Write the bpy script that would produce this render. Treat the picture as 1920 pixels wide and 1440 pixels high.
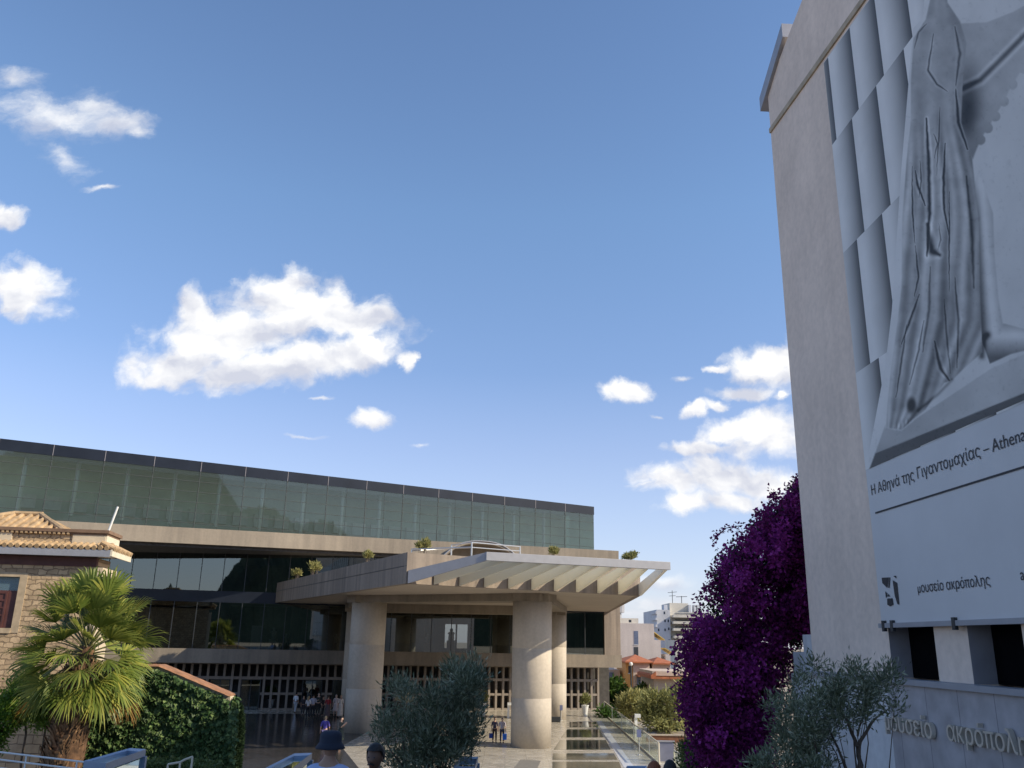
import bpy, bmesh, math, random
import numpy as np
from mathutils import Vector, Matrix
R_ = math.radians
rng = np.random.default_rng(7)
random.seed(7)
for o in list(bpy.data.objects): bpy.data.objects.remove(o)
SC = bpy.context.scene
COL = SC.collection

# ------------------------------------------------------------------ camera
H = 6.3; PITCH = R_(16.8); ROLL = R_(1.09); FPX = 1600.0
F_ = np.array([0, math.cos(PITCH), math.sin(PITCH)])
R0 = np.array([1., 0, 0]); U0 = np.array([0, -math.sin(PITCH), math.cos(PITCH)])
CR = math.cos(ROLL)*R0 + math.sin(ROLL)*U0
CU = -math.sin(ROLL)*R0 + math.cos(ROLL)*U0
CP = np.array([0, 0, H])
cam_d = bpy.data.cameras.new('camera'); cam = bpy.data.objects.new('camera', cam_d); COL.objects.link(cam)
m = Matrix.Identity(4)
for i in range(3):
    m[i][0] = CR[i]; m[i][1] = CU[i]; m[i][2] = -F_[i]; m[i][3] = CP[i]
cam.matrix_world = m
cam_d.sensor_width = 36; cam_d.lens = 30; cam_d.clip_start = 0.1; cam_d.clip_end = 6000
SC.camera = cam

def ray(x, y): return F_ + CR*(x-960)/FPX - CU*(y-720)/FPX
def at(x, y, Y):                       # a survey helper: the point seen at (x, y) standing Y metres away
    d = ray(x, y); return CP + d*(Y/d[1])
def atz(x, y, z):
    d = ray(x, y); return CP + d*((z-H)/d[2])
def onplane(x, y, B, n):
    d = ray(x, y); return CP + d*(np.dot(np.array(B)-CP, n)/np.dot(d, n))

# ------------------------------------------------------------------ sun and sky
SUN_AZ = 74.0     # degrees from behind the camera towards its right
SUN_EL = 31.5
sx = math.sin(R_(SUN_AZ))*math.cos(R_(SUN_EL)); sy = -math.cos(R_(SUN_AZ))*math.cos(R_(SUN_EL)); sz = math.sin(R_(SUN_EL))
sun_d = bpy.data.lights.new('sun', 'SUN'); sun_d.energy = 4.4; sun_d.angle = R_(0.53); sun_d.color = (1.0, 0.87, 0.66)
sun = bpy.data.objects.new('sun', sun_d); COL.objects.link(sun)
sun.rotation_euler = Vector((-sx, -sy, -sz)).to_track_quat('-Z', 'Y').to_euler()
SC.view_settings.view_transform = 'Standard'; SC.view_settings.look = 'None'
SC.view_settings.exposure = 0.37; SC.view_settings.gamma = 1.0
SC.cycles.max_bounces = 8; SC.cycles.transparent_max_bounces = 12
SC.cycles.use_denoising = True
SC.cycles.sample_clamp_indirect = 6.0

W = bpy.data.worlds.new("World"); SC.world = W; W.use_nodes = True
nt = W.node_tree; N = nt.nodes; L = nt.links
bg = N['Background']; bg.inputs['Strength'].default_value = 0.13
sky = N.new('ShaderNodeTexSky'); sky.sky_type = 'NISHITA'; sky.sun_disc = False
sky.sun_elevation = R_(SUN_EL); sky.sun_rotation = R_(180-SUN_AZ)
sky.air_density = 1.0; sky.dust_density = 0.4; sky.ozone_density = 3.0; sky.altitude = 100

def wmath(op, a, b=None, c=None):
    n = N.new('ShaderNodeMath'); n.operation = op
    for i, v in enumerate((a, b, c)):
        if v is None: continue
        if isinstance(v, (int, float)): n.inputs[i].default_value = v
        else: L.new(v, n.inputs[i])
    return n.outputs[0]
def wvec(op, a, b=None):
    n = N.new('ShaderNodeVectorMath'); n.operation = op
    for i, v in enumerate((a, b)):
        if v is None: continue
        if isinstance(v, (tuple, list)): n.inputs[i].default_value = v
        else: L.new(v, n.inputs[i])
    return n.outputs[0] if op not in ('LENGTH', 'DOT_PRODUCT') else n.outputs[1]
def wnoise(vec, scale, detail, rough=0.55, col=False):
    n = N.new('ShaderNodeTexNoise'); n.inputs['Scale'].default_value = scale; n.inputs['Detail'].default_value = detail
    n.inputs['Roughness'].default_value = rough; L.new(vec, n.inputs['Vector'])
    return n.outputs['Color'] if col else n.outputs['Fac']
tc = N.new('ShaderNodeTexCoord')
sp = N.new('ShaderNodeSeparateXYZ'); L.new(tc.outputs['Generated'], sp.inputs[0])
yy = wmath('MAXIMUM', sp.outputs[1], 0.08)
uu = wmath('DIVIDE', sp.outputs[0], yy); vv = wmath('DIVIDE', sp.outputs[2], yy)
cb = N.new('ShaderNodeCombineXYZ'); L.new(uu, cb.inputs[0]); L.new(vv, cb.inputs[1])
uv = cb.outputs[0]
dis = wvec('SUBTRACT', wnoise(uv, 7.0, 7, 0.62, True), (.5, .5, .5))
dis = wvec('MULTIPLY', dis, (.085, .06, 0))
p = wvec('ADD', uv, dis)
CLOUDS = [  # clouds seen over the museum: centre, half sizes, tilt (surveyed), softness through size
 (430,625,120,55,-8),(540,575,95,58,0),(535,530,46,30,-20),(640,590,110,38,8),(718,590,44,20,10),(375,585,38,34,0),
 (330,680,85,36,-5),(470,690,100,30,-10),(600,668,110,34,-8),(690,655,62,30,-10),(770,672,13,18,10),(290,700,40,16,0),
 (692,790,34,19,0),(598,743,24,4,0),(572,823,30,4,0),(783,836,18,4,0),
 (95,215,120,38,8),(35,150,44,18,10),(170,200,70,26,12),(215,232,60,20,0),(255,250,30,10,5),(120,295,48,20,25),(195,347,22,5,0),
 (18,398,42,20,0),(35,540,78,44,15),
 (1178,732,40,18,0),(1425,685,56,34,0),(1490,690,60,44,0),(1345,685,18,8,0),(1400,732,46,12,0),(1300,763,28,10,-15),(1352,753,20,8,0),(1470,740,15,9,0),(1285,705,14,6,0),
 (1390,800,70,26,-12),(1450,815,90,40,0),(1330,835,70,12,-6),(1218,779,12,4,0),
 (1260,900,60,26,0),(1340,890,80,32,0),(1430,905,80,28,6),(1290,945,55,20,-10),(1370,938,62,18,0),(1195,910,24,6,0),
 (1215,1092,80,12,0),(1235,1128,110,16,0),(1180,1146,90,10,0),
]
def uvdir(x, y):
    d = ray(x, y); return d[0]/d[1], d[2]/d[1]
acc = None; thin = None; SY = None; SW = None
for (cx, cy, rx, ry, rot) in CLOUDS:
    u0, v0 = uvdir(cx, cy); u1, v1 = uvdir(cx+rx, cy); u2, v2 = uvdir(cx, cy-ry)
    mp = N.new('ShaderNodeMapping'); mp.vector_type = 'TEXTURE'
    mp.inputs['Location'].default_value = (u0, v0, 0); mp.inputs['Rotation'].default_value = (0, 0, R_(-rot))
    mp.inputs['Scale'].default_value = (math.hypot(u1-u0, v1-v0)*1.28, math.hypot(u2-u0, v2-v0)*1.28, 1)
    L.new(p, mp.inputs['Vector'])
    ln = wvec('LENGTH', mp.outputs[0])
    ly = N.new('ShaderNodeSeparateXYZ'); L.new(mp.outputs[0], ly.inputs[0]); w_ = wmath('MAXIMUM', wmath('SUBTRACT', 1.35, ln), 0.0)
    SY = wmath('MULTIPLY', w_, ly.outputs[1]) if SY is None else wmath('MULTIPLY_ADD', w_, ly.outputs[1], SY)
    SW = w_ if SW is None else wmath('ADD', SW, w_)
    if cy < 360 or cy > 1050 or ry < 7:
        thin = ln if thin is None else wmath('MINIMUM', thin, ln); continue
    if acc is None: acc = ln
    else:
        n = N.new('ShaderNodeMath'); n.operation = 'SMOOTH_MIN'; n.inputs[2].default_value = 0.25
        L.new(acc, n.inputs[0]); L.new(ln, n.inputs[1]); acc = n.outputs[0]
fb = wnoise(p, 24.0, 5, 0.55)
fb2 = wnoise(wvec('ADD', p, (.010, .014, 0)), 24.0, 5, 0.55)
big = wnoise(wvec('MULTIPLY', p, (1.0, 1.7, 1)), 11.0, 4, 0.5)
big2 = wnoise(wvec('MULTIPLY', wvec('ADD', p, (.016, .022, 0)), (1.0, 1.7, 1)), 11.0, 4, 0.5)
den = wmath('ADD', wmath('SUBTRACT', 1.16, acc), wmath('MULTIPLY', wmath('SUBTRACT', fb, 0.5), 1.75))
mr = N.new('ShaderNodeMapRange'); mr.interpolation_type = 'SMOOTHSTEP'
mr.inputs['From Min'].default_value = 0.0; mr.inputs['From Max'].default_value = 0.72; L.new(den, mr.inputs['Value'])
ahead = wmath('GREATER_THAN', sp.outputs[1], 0.1)
den2 = wmath('ADD', wmath('SUBTRACT', 1.05, thin), wmath('MULTIPLY', wmath('SUBTRACT', wnoise(wvec('MULTIPLY', p, (.7, 1.3, 1)), 17.0, 6, 0.62), 0.5), 2.6))
mr2 = N.new('ShaderNodeMapRange'); mr2.interpolation_type = 'SMOOTHSTEP'; mr2.inputs['From Min'].default_value = 0.0; mr2.inputs['From Max'].default_value = 1.35; mr2.inputs['To Max'].default_value = 0.85
L.new(den2, mr2.inputs['Value'])
alpha = wmath('MULTIPLY', wmath('MULTIPLY', wmath('MAXIMUM', mr.outputs[0], mr2.outputs[0]), ahead), 0.97)
shade = wmath('ADD', wmath('MULTIPLY', wmath('SUBTRACT', big, big2), 3.2), wmath('MULTIPLY', wmath('SUBTRACT', fb, fb2), 0.9))
shade = wmath('ADD', shade, 0.66); shade = wmath('ADD', shade, wmath('MULTIPLY', wmath('DIVIDE', SY, wmath('ADD', SW, 0.05)), 0.42))
mc = N.new('ShaderNodeMixRGB'); mc.inputs['Color1'].default_value = (4.0, 4.15, 4.75, 1); mc.inputs['Color2'].default_value = (6.6, 6.55, 6.45, 1)
cl = N.new('ShaderNodeClamp'); L.new(shade, cl.inputs[0]); L.new(cl.outputs[0], mc.inputs['Fac'])
tint = N.new('ShaderNodeMixRGB'); tint.blend_type = 'MULTIPLY'; tint.inputs['Fac'].default_value = 1.0
tr_ = N.new('ShaderNodeValToRGB'); L.new(sp.outputs[2], tr_.inputs[0])
for i_, (po_, c_) in enumerate(((0.0, (1.05, .95, 1.02)), (.21, (1.11, 1.0, 1.08)), (.47, (1.19, 1.22, 1.24)), (.66, (1.12, 1.15, 1.20)))):
    e_ = tr_.color_ramp.elements[i_] if i_ < 2 else tr_.color_ramp.elements.new(po_)
    e_.position = po_; e_.color = (*c_, 1)
L.new(tr_.outputs[0], tint.inputs['Color2']); L.new(sky.outputs[0], tint.inputs['Color1'])
hz_m = N.new('ShaderNodeMapRange'); hz_m.inputs['From Min'].default_value = 0.0; hz_m.inputs['From Max'].default_value = 0.30; hz_m.inputs['To Min'].default_value = 0.55; hz_m.inputs['To Max'].default_value = 0.0
L.new(sp.outputs[2], hz_m.inputs['Value'])
hz_c = N.new('ShaderNodeMixRGB'); L.new(hz_m.outputs[0], hz_c.inputs['Fac']); L.new(tint.outputs[0], hz_c.inputs['Color1']); hz_c.inputs['Color2'].default_value = (3.8, 4.3, 5.7, 1)
mixc = N.new('ShaderNodeMixRGB'); L.new(alpha, mixc.inputs['Fac']); L.new(hz_c.outputs[0], mixc.inputs['Color1']); L.new(mc.outputs[0], mixc.inputs['Color2'])
L.new(mixc.outputs[0], bg.inputs['Color'])

# ------------------------------------------------------------------ materials
class NT:
    def __init__(s, name):
        s.m = bpy.data.materials.new(name); s.m.use_nodes = True
        s.N = s.m.node_tree.nodes; s.L = s.m.node_tree.links
        s.b = s.N['Principled BSDF']; s.out = s.N['Material Output']
        s.tc = s.N.new('ShaderNodeTexCoord')
    def node(s, t, **kw):
        n = s.N.new(t)
        for k, v in kw.items(): setattr(n, k, v)
        return n
    def noise(s, scale, detail=4, rough=.55, stretch=(1, 1, 1), src='Object'):
        mp = s.node('ShaderNodeMapping'); mp.inputs['Scale'].default_value = stretch
        s.L.new(s.tc.outputs[src], mp.inputs[0])
        n = s.node('ShaderNodeTexNoise'); n.inputs['Scale'].default_value = scale; n.inputs['Detail'].default_value = detail; n.inputs['Roughness'].default_value = rough
        s.L.new(mp.outputs[0], n.inputs['Vector']); return n.outputs['Fac']
    def ramp(s, fac, stops):
        r = s.node('ShaderNodeValToRGB'); e = r.color_ramp.elements
        while len(e) < len(stops): e.new(0.5)
        for el, (po, c) in zip(e, stops): el.position = po; el.color = (*c, 1)
        s.L.new(fac, r.inputs[0]); return r.outputs[0]
    def mix(s, fac, a, b, mode='MIX'):
        n = s.node('ShaderNodeMixRGB', blend_type=mode)
        for i, v in ((0, fac), (1, a), (2, b)):
            if isinstance(v, (int, float)): n.inputs[i].default_value = v
            elif isinstance(v, tuple): n.inputs[i].default_value = (*v, 1)
            else: s.L.new(v, n.inputs[i])
        return n.outputs[0]
    def math(s, op, a, b=0.0):
        n = s.node('ShaderNodeMath', operation=op)
        for i, v in ((0, a), (1, b)):
            if isinstance(v, (int, float)): n.inputs[i].default_value = v
            else: s.L.new(v, n.inputs[i])
        return n.outputs[0]
    def bump(s, h, strength, dist=0.02):
        n = s.node('ShaderNodeBump'); n.inputs['Strength'].default_value = strength; n.inputs['Distance'].default_value = dist
        s.L.new(h, n.inputs['Height']); s.L.new(n.outputs[0], s.b.inputs['Normal'])
    def base(s, c):
        if isinstance(c, tuple): s.b.inputs['Base Color'].default_value = (*c, 1)
        else: s.L.new(c, s.b.inputs['Base Color'])
    def set(s, **kw):
        for k, v in kw.items(): s.b.inputs[k.replace('_', ' ')].default_value = v

def sc(c, k): return tuple(min(1, x*k) for x in c)
def plain(name, c, rough=.6, var=.18, scale=3.0, metallic=0.0, bump=0.0, spec=.5):
    t = NT(name); f = t.noise(scale, 6)
    t.base(t.ramp(f, [(.3, sc(c, 1-var)), (.7, sc(c, 1+var))])); t.set(Roughness=rough, Metallic=metallic)
    t.b.inputs['Specular IOR Level'].default_value = spec
    if bump: t.bump(t.noise(scale*9, 4), bump)
    return t.m
def concrete(name, c, streak=.35, rough=.75, boards=False, joints=0.0):
    t = NT(name)
    big = t.noise(.35, 5); fine = t.noise(6, 6); st = t.noise(1.6, 5, .6, (1, 1, .06))
    col = t.ramp(big, [(.3, sc(c, .82)), (.7, sc(c, 1.14))])
    col = t.mix(.35, col, t.ramp(fine, [(.3, sc(c, .8)), (.7, sc(c, 1.2))]))
    dk = t.ramp(st, [(.38, (1, 1, 1)), (.66, (1-streak, 1-streak, 1-streak*.95))])
    col = t.mix(1.0, col, dk, 'MULTIPLY')
    if boards:
        w = t.node('ShaderNodeTexWave'); w.inputs['Scale'].default_value = 1.1; w.bands_direction = 'Y'; w.inputs['Distortion'].default_value = .6
        t.L.new(t.tc.outputs['Object'], w.inputs['Vector'])
        col = t.mix(.25, col, t.ramp(w.outputs['Fac'], [(.0, sc(c, .55)), (.35, sc(c, 1.1))]))
    if joints:
        s3 = t.node('ShaderNodeSeparateXYZ'); t.L.new(t.tc.outputs['Object'], s3.inputs[0]); c3 = t.node('ShaderNodeCombineXYZ'); t.L.new(s3.outputs[0], c3.inputs[0])
        bk = t.node('ShaderNodeTexBrick'); bk.offset = 0.0; bk.inputs['Scale'].default_value = 1.0; bk.inputs['Brick Width'].default_value = joints; bk.inputs['Row Height'].default_value = 90.0; bk.inputs['Mortar Size'].default_value = .016
        bk.inputs['Color1'].default_value = (.94, .94, .94, 1); bk.inputs['Color2'].default_value = (1.05, 1.04, 1.03, 1); bk.inputs['Mortar'].default_value = (.55, .53, .5, 1); bk.inputs['Mortar Smooth'].default_value = .2
        t.L.new(c3.outputs[0], bk.inputs['Vector']); col = t.mix(1.0, col, bk.outputs['Color'], 'MULTIPLY')
    t.base(col); t.set(Roughness=rough); t.bump(fine, .25, .01); return t.m
def bricks(name, c1, c2, mortar, w, h, msize=.012, rough=.85, axis='xz', bump=.6, warp=.03):
    t = NT(name)
    sp_ = t.node('ShaderNodeSeparateXYZ'); t.L.new(t.tc.outputs['Object'], sp_.inputs[0])
    cb_ = t.node('ShaderNodeCombineXYZ'); ax = {'x': 0, 'y': 1, 'z': 2}
    t.L.new(sp_.outputs[ax[axis[0]]], cb_.inputs[0]); t.L.new(sp_.outputs[ax[axis[1]]], cb_.inputs[1])
    nz = t.node('ShaderNodeTexNoise'); nz.inputs['Scale'].default_value = 3.0; t.L.new(cb_.outputs[0], nz.inputs['Vector'])
    ad = t.node('ShaderNodeMixRGB', blend_type='ADD'); ad.inputs[0].default_value = warp; t.L.new(cb_.outputs[0], ad.inputs[1]); t.L.new(nz.outputs['Color'], ad.inputs[2])
    b = t.node('ShaderNodeTexBrick'); b.inputs['Scale'].default_value = 1.0
    b.inputs['Brick Width'].default_value = w; b.inputs['Row Height'].default_value = h; b.inputs['Mortar Size'].default_value = msize
    b.inputs['Color1'].default_value = (*c1, 1); b.inputs['Color2'].default_value = (*c2, 1); b.inputs['Mortar'].default_value = (*mortar, 1)
    b.inputs['Mortar Smooth'].default_value = .3; b.inputs['Bias'].default_value = 0.1
    t.L.new(ad.outputs[0], b.inputs['Vector'])
    f = t.noise(2.2, 6)
    t.base(t.mix(.5, b.outputs['Color'], t.mix(1.0, b.outputs['Color'], t.ramp(f, [(.3, (.55, .5, .45)), (.7, (1.25, 1.2, 1.15))]), 'MULTIPLY')))
    t.set(Roughness=rough)
    hgt = t.math('ADD', t.math('MULTIPLY', b.outputs['Fac'], -1.0), t.math('MULTIPLY', t.noise(9, 5), .5))
    t.bump(hgt, bump, .03); return t.m
def leafmat(name, c, c2, trans=.35, rough=.5, spec=.3, back=None):
    t = NT(name); g = t.node('ShaderNodeNewGeometry')
    col = t.ramp(g.outputs['Random Per Island'], [(0, sc(c, .7)), (.5, c), (1, c2)])
    t.base(col); t.set(Roughness=rough); t.b.inputs['Specular IOR Level'].default_value = spec
    tr = t.node('ShaderNodeBsdfTranslucent'); t.L.new(t.mix(.5, col, c2), tr.inputs[0])
    mx = t.node('ShaderNodeMixShader'); mx.inputs[0].default_value = trans
    t.L.new(t.b.outputs[0], mx.inputs[1]); t.L.new(tr.outputs[0], mx.inputs[2]); t.L.new(mx.outputs[0], t.out.inputs[0]); return t.m
def glass(name, tint, refl=1.0, body=None, body_amt=0.0, rough=.02, ior=1.6, wob=.0):
    t = NT(name); fr = t.node('ShaderNodeFresnel'); fr.inputs[0].default_value = ior
    tr = t.node('ShaderNodeBsdfTransparent'); tr.inputs[0].default_value = (*tint, 1)
    gl = t.node('ShaderNodeBsdfGlossy'); gl.inputs['Roughness'].default_value = rough; gl.inputs[0].default_value = (.85, .95, .93, 1)
    f = t.math('MINIMUM', t.math('MULTIPLY', fr.outputs[0], refl), .95)
    if wob:
        bm = t.node('ShaderNodeBump'); bm.inputs['Strength'].default_value = wob; bm.inputs['Distance'].default_value = .02
        t.L.new(t.noise(.25, 1), bm.inputs['Height']); t.L.new(bm.outputs[0], gl.inputs['Normal'])
    base = tr.outputs[0]
    if body:
        df = t.node('ShaderNodeBsdfDiffuse'); df.inputs[0].default_value = (*body, 1)
        m0 = t.node('ShaderNodeMixShader'); m0.inputs[0].default_value = body_amt
        t.L.new(tr.outputs[0], m0.inputs[1]); t.L.new(df.outputs[0], m0.inputs[2]); base = m0.outputs[0]
    mx = t.node('ShaderNodeMixShader'); t.L.new(f, mx.inputs[0]); t.L.new(base, mx.inputs[1]); t.L.new(gl.outputs[0], mx.inputs[2])
    t.L.new(mx.outputs[0], t.out.inputs[0]); return t.m
def printmat(name):
    t = NT(name); a = t.node('ShaderNodeVertexColor'); a.layer_name = 'Col'
    f = t.noise(1.1, 5)
    t.base(t.mix(1.0, a.outputs[0], t.ramp(f, [(.3, (.93, .93, .93)), (.7, (1.05, 1.05, 1.05))]), 'MULTIPLY')); t.set(Roughness=.6); return t.m

M = {}
M['conc'] = concrete('pale_concrete', (.47, .41, .335), .22, joints=2.9)
M['conc_screen'] = concrete('shaded_screen_concrete', (.27, .23, .19), .2)  # darker copy of the concrete, the screen's shade put into its colour
M['conc_col'] = concrete('column_concrete', (.50, .44, .36), .12)
M['conc_dark'] = concrete('weathered_concrete', (.54, .455, .38), .4, joints=1.9)
M['soffit'] = concrete('board_marked_concrete', (.45, .385, .32), .1, boards=True)
M['whitepaint'] = plain('cream_painted_metal', (.86, .84, .76), .45, .04)
M['fin'] = leafmat('cream_translucent_fin', (.80, .77, .66), (.80, .77, .66), .5, .5)
M['alu'] = plain('grey_coated_metal', (.33, .335, .36), .45, .06, metallic=.1)
M['steel'] = plain('brushed_steel', (.6, .6, .58), .35, .06, metallic=.6)
M['whitemetal'] = plain('white_metal', (.75, .75, .72), .4, .05)
M['darkmetal'] = plain('dark_metal', (.05, .055, .06), .45, .1, metallic=.3)
M['navyband'] = plain('dark_blue_spandrel_glass', (.014, .018, .028), .3, .2, scale=.6, spec=.3)
M['gal_glass'] = glass('green_tinted_glass', (.66, .76, .70), 1.0, (.24, .30, .27), .16, .02, 1.55, .02)
M['mid_glass'] = glass('dark_tinted_glass', (.27, .30, .29), 3.8, None, 0, .015, 1.55, .03)
M['clear_glass'] = glass('clear_railing_glass', (.80, .86, .82), 1.0, (.5, .55, .48), .16, .02, 1.45)
M['booth_glass'] = glass('booth_glass', (.45, .55, .62), 1.2, (.25, .4, .5), .3, .03, 1.45)
M['mull'] = plain('mullion_grey', (.07, .08, .08), .5, .1, spec=.2)
M['roller'] = plain('grey_blind', (.20, .19, .21), .6, .1)
M['int_wall'] = plain('interior_wall', (.30, .28, .24), .8, .3, .3)
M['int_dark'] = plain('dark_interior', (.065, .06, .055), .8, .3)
M['int_floor'] = plain('interior_marble', (.30, .27, .22), .25, .15)
M['gal_wall'] = plain('gallery_core_wall', (.46, .50, .43), .8, .25, .25)
M['marble'] = plain('white_marble', (.62, .6, .55), .5, .1)
M['stucco'] = concrete('pinkish_stucco', (.80, .66, .55), .06, .9)
M['stucco2'] = concrete('white_stucco', (.62, .62, .62), .16, .9)
M['ochre_trim'] = plain('ochre_trim', (.42, .34, .24), .8, .2)
M['cladding'] = bricks('grey_stone_panels', (.42, .41, .43), (.38, .375, .40), (.22, .22, .24), 1.05, 30.0, .012, .55, 'yz', .2, .0)
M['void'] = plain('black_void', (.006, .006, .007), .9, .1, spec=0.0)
M['paper'] = plain('banner_vinyl', (.60, .60, .60), .55, .05, .6)
M['print'] = printmat('printed_vinyl')
M['ink'] = plain('black_ink', (.025, .025, .03), .6, .1)
M['letter'] = plain('weathered_steel_letters', (.60, .55, .47), .45, .12, metallic=.3)
M['stone'] = bricks('rubble_stone', (.58, .44, .28), (.40, .30, .19), (.27, .20, .13), .44, .23, .025, .9, 'xz', 1.0, .26)
M['stone_g'] = bricks('garden_stone', (.56, .42, .27), (.44, .33, .22), (.24, .18, .12), .62, .34, .02, .9, 'xz', .9, .1)
M['plaster'] = concrete('tan_plaster', (.60, .50, .36), .12, .85)
M['cream'] = plain('cream_paint', (.66, .60, .46), .6, .06)
M['tile'] = plain('terracotta_tile', (.42, .29, .16), .8, .35, 2.5, bump=.3)
M['coping'] = plain('worn_coping_tile', (.30, .15, .08), .85, .3, 3.0)
M['tile_red'] = plain('red_terracotta', (.42, .14, .06), .8, .25, 2.0)
M['redwood'] = plain('dark_red_paint', (.095, .034, .028), .6, .2)
M['zinc'] = plain('grey_zinc_gutter', (.34, .34, .36), .45, .08, metallic=.3)
M['bark'] = plain('grey_bark', (.12, .095, .075), .9, .35, 8, bump=.6)
M['palmbark'] = plain('fibrous_palm_bark', (.12, .065, .034), .95, .6, 5, bump=.9)
M['boot'] = plain('old_leaf_base', (.27, .16, .085), .9, .6, 4)
M['palmleaf'] = leafmat('fan_palm_leaf', (.16, .225, .045), (.42, .42, .09), .40, .4, .4)
M['palmstem'] = plain('palm_stem', (.13, .13, .045), .6, .3)
M['deadleaf'] = leafmat('dry_palm_leaf', (.30, .17, .05), (.46, .27, .07), .3, .7)
M['olive'] = leafmat('olive_leaf', (.105, .135, .07), (.38, .42, .30), .2, .45, .4)
M['boug'] = leafmat('magenta_bract', (.17, .015, .125), (.36, .04, .26), .3, .6, .2)
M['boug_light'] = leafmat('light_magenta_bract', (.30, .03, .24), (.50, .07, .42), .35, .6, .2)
M['boug_leaf'] = leafmat('bougainvillea_leaf', (.02, .035, .016), (.04, .065, .03), .2, .5)
M['ivy'] = leafmat('ivy_leaf', (.045, .095, .03), (.18, .25, .09), .15, .5, .25)
M['citrus'] = leafmat('citrus_leaf', (.11, .21, .03), (.22, .36, .06), .35, .4, .4)
M['hedge'] = leafmat('clipped_cypress', (.018, .04, .016), (.035, .065, .024), .15, .6)
M['hedge2'] = leafmat('hedge_leaf', (.08, .12, .03), (.16, .20, .06), .25, .5)
M['green'] = leafmat('fresh_green_leaf', (.05, .11, .02), (.11, .19, .04), .3, .5)
M['sage'] = leafmat('yellow_green_leaf', (.28, .275, .10), (.48, .44, .18), .3, .6)
M['sage2'] = leafmat('olive_yellow_leaf', (.25, .265, .10), (.44, .43, .18), .3, .6)
M['soil'] = plain('dry_earth', (.16, .12, .08), .95, .3, 1.5, bump=.5)
M['hill'] = plain('scrub_hill', (.065, .08, .045), .95, .6, .06, bump=.5)

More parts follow.
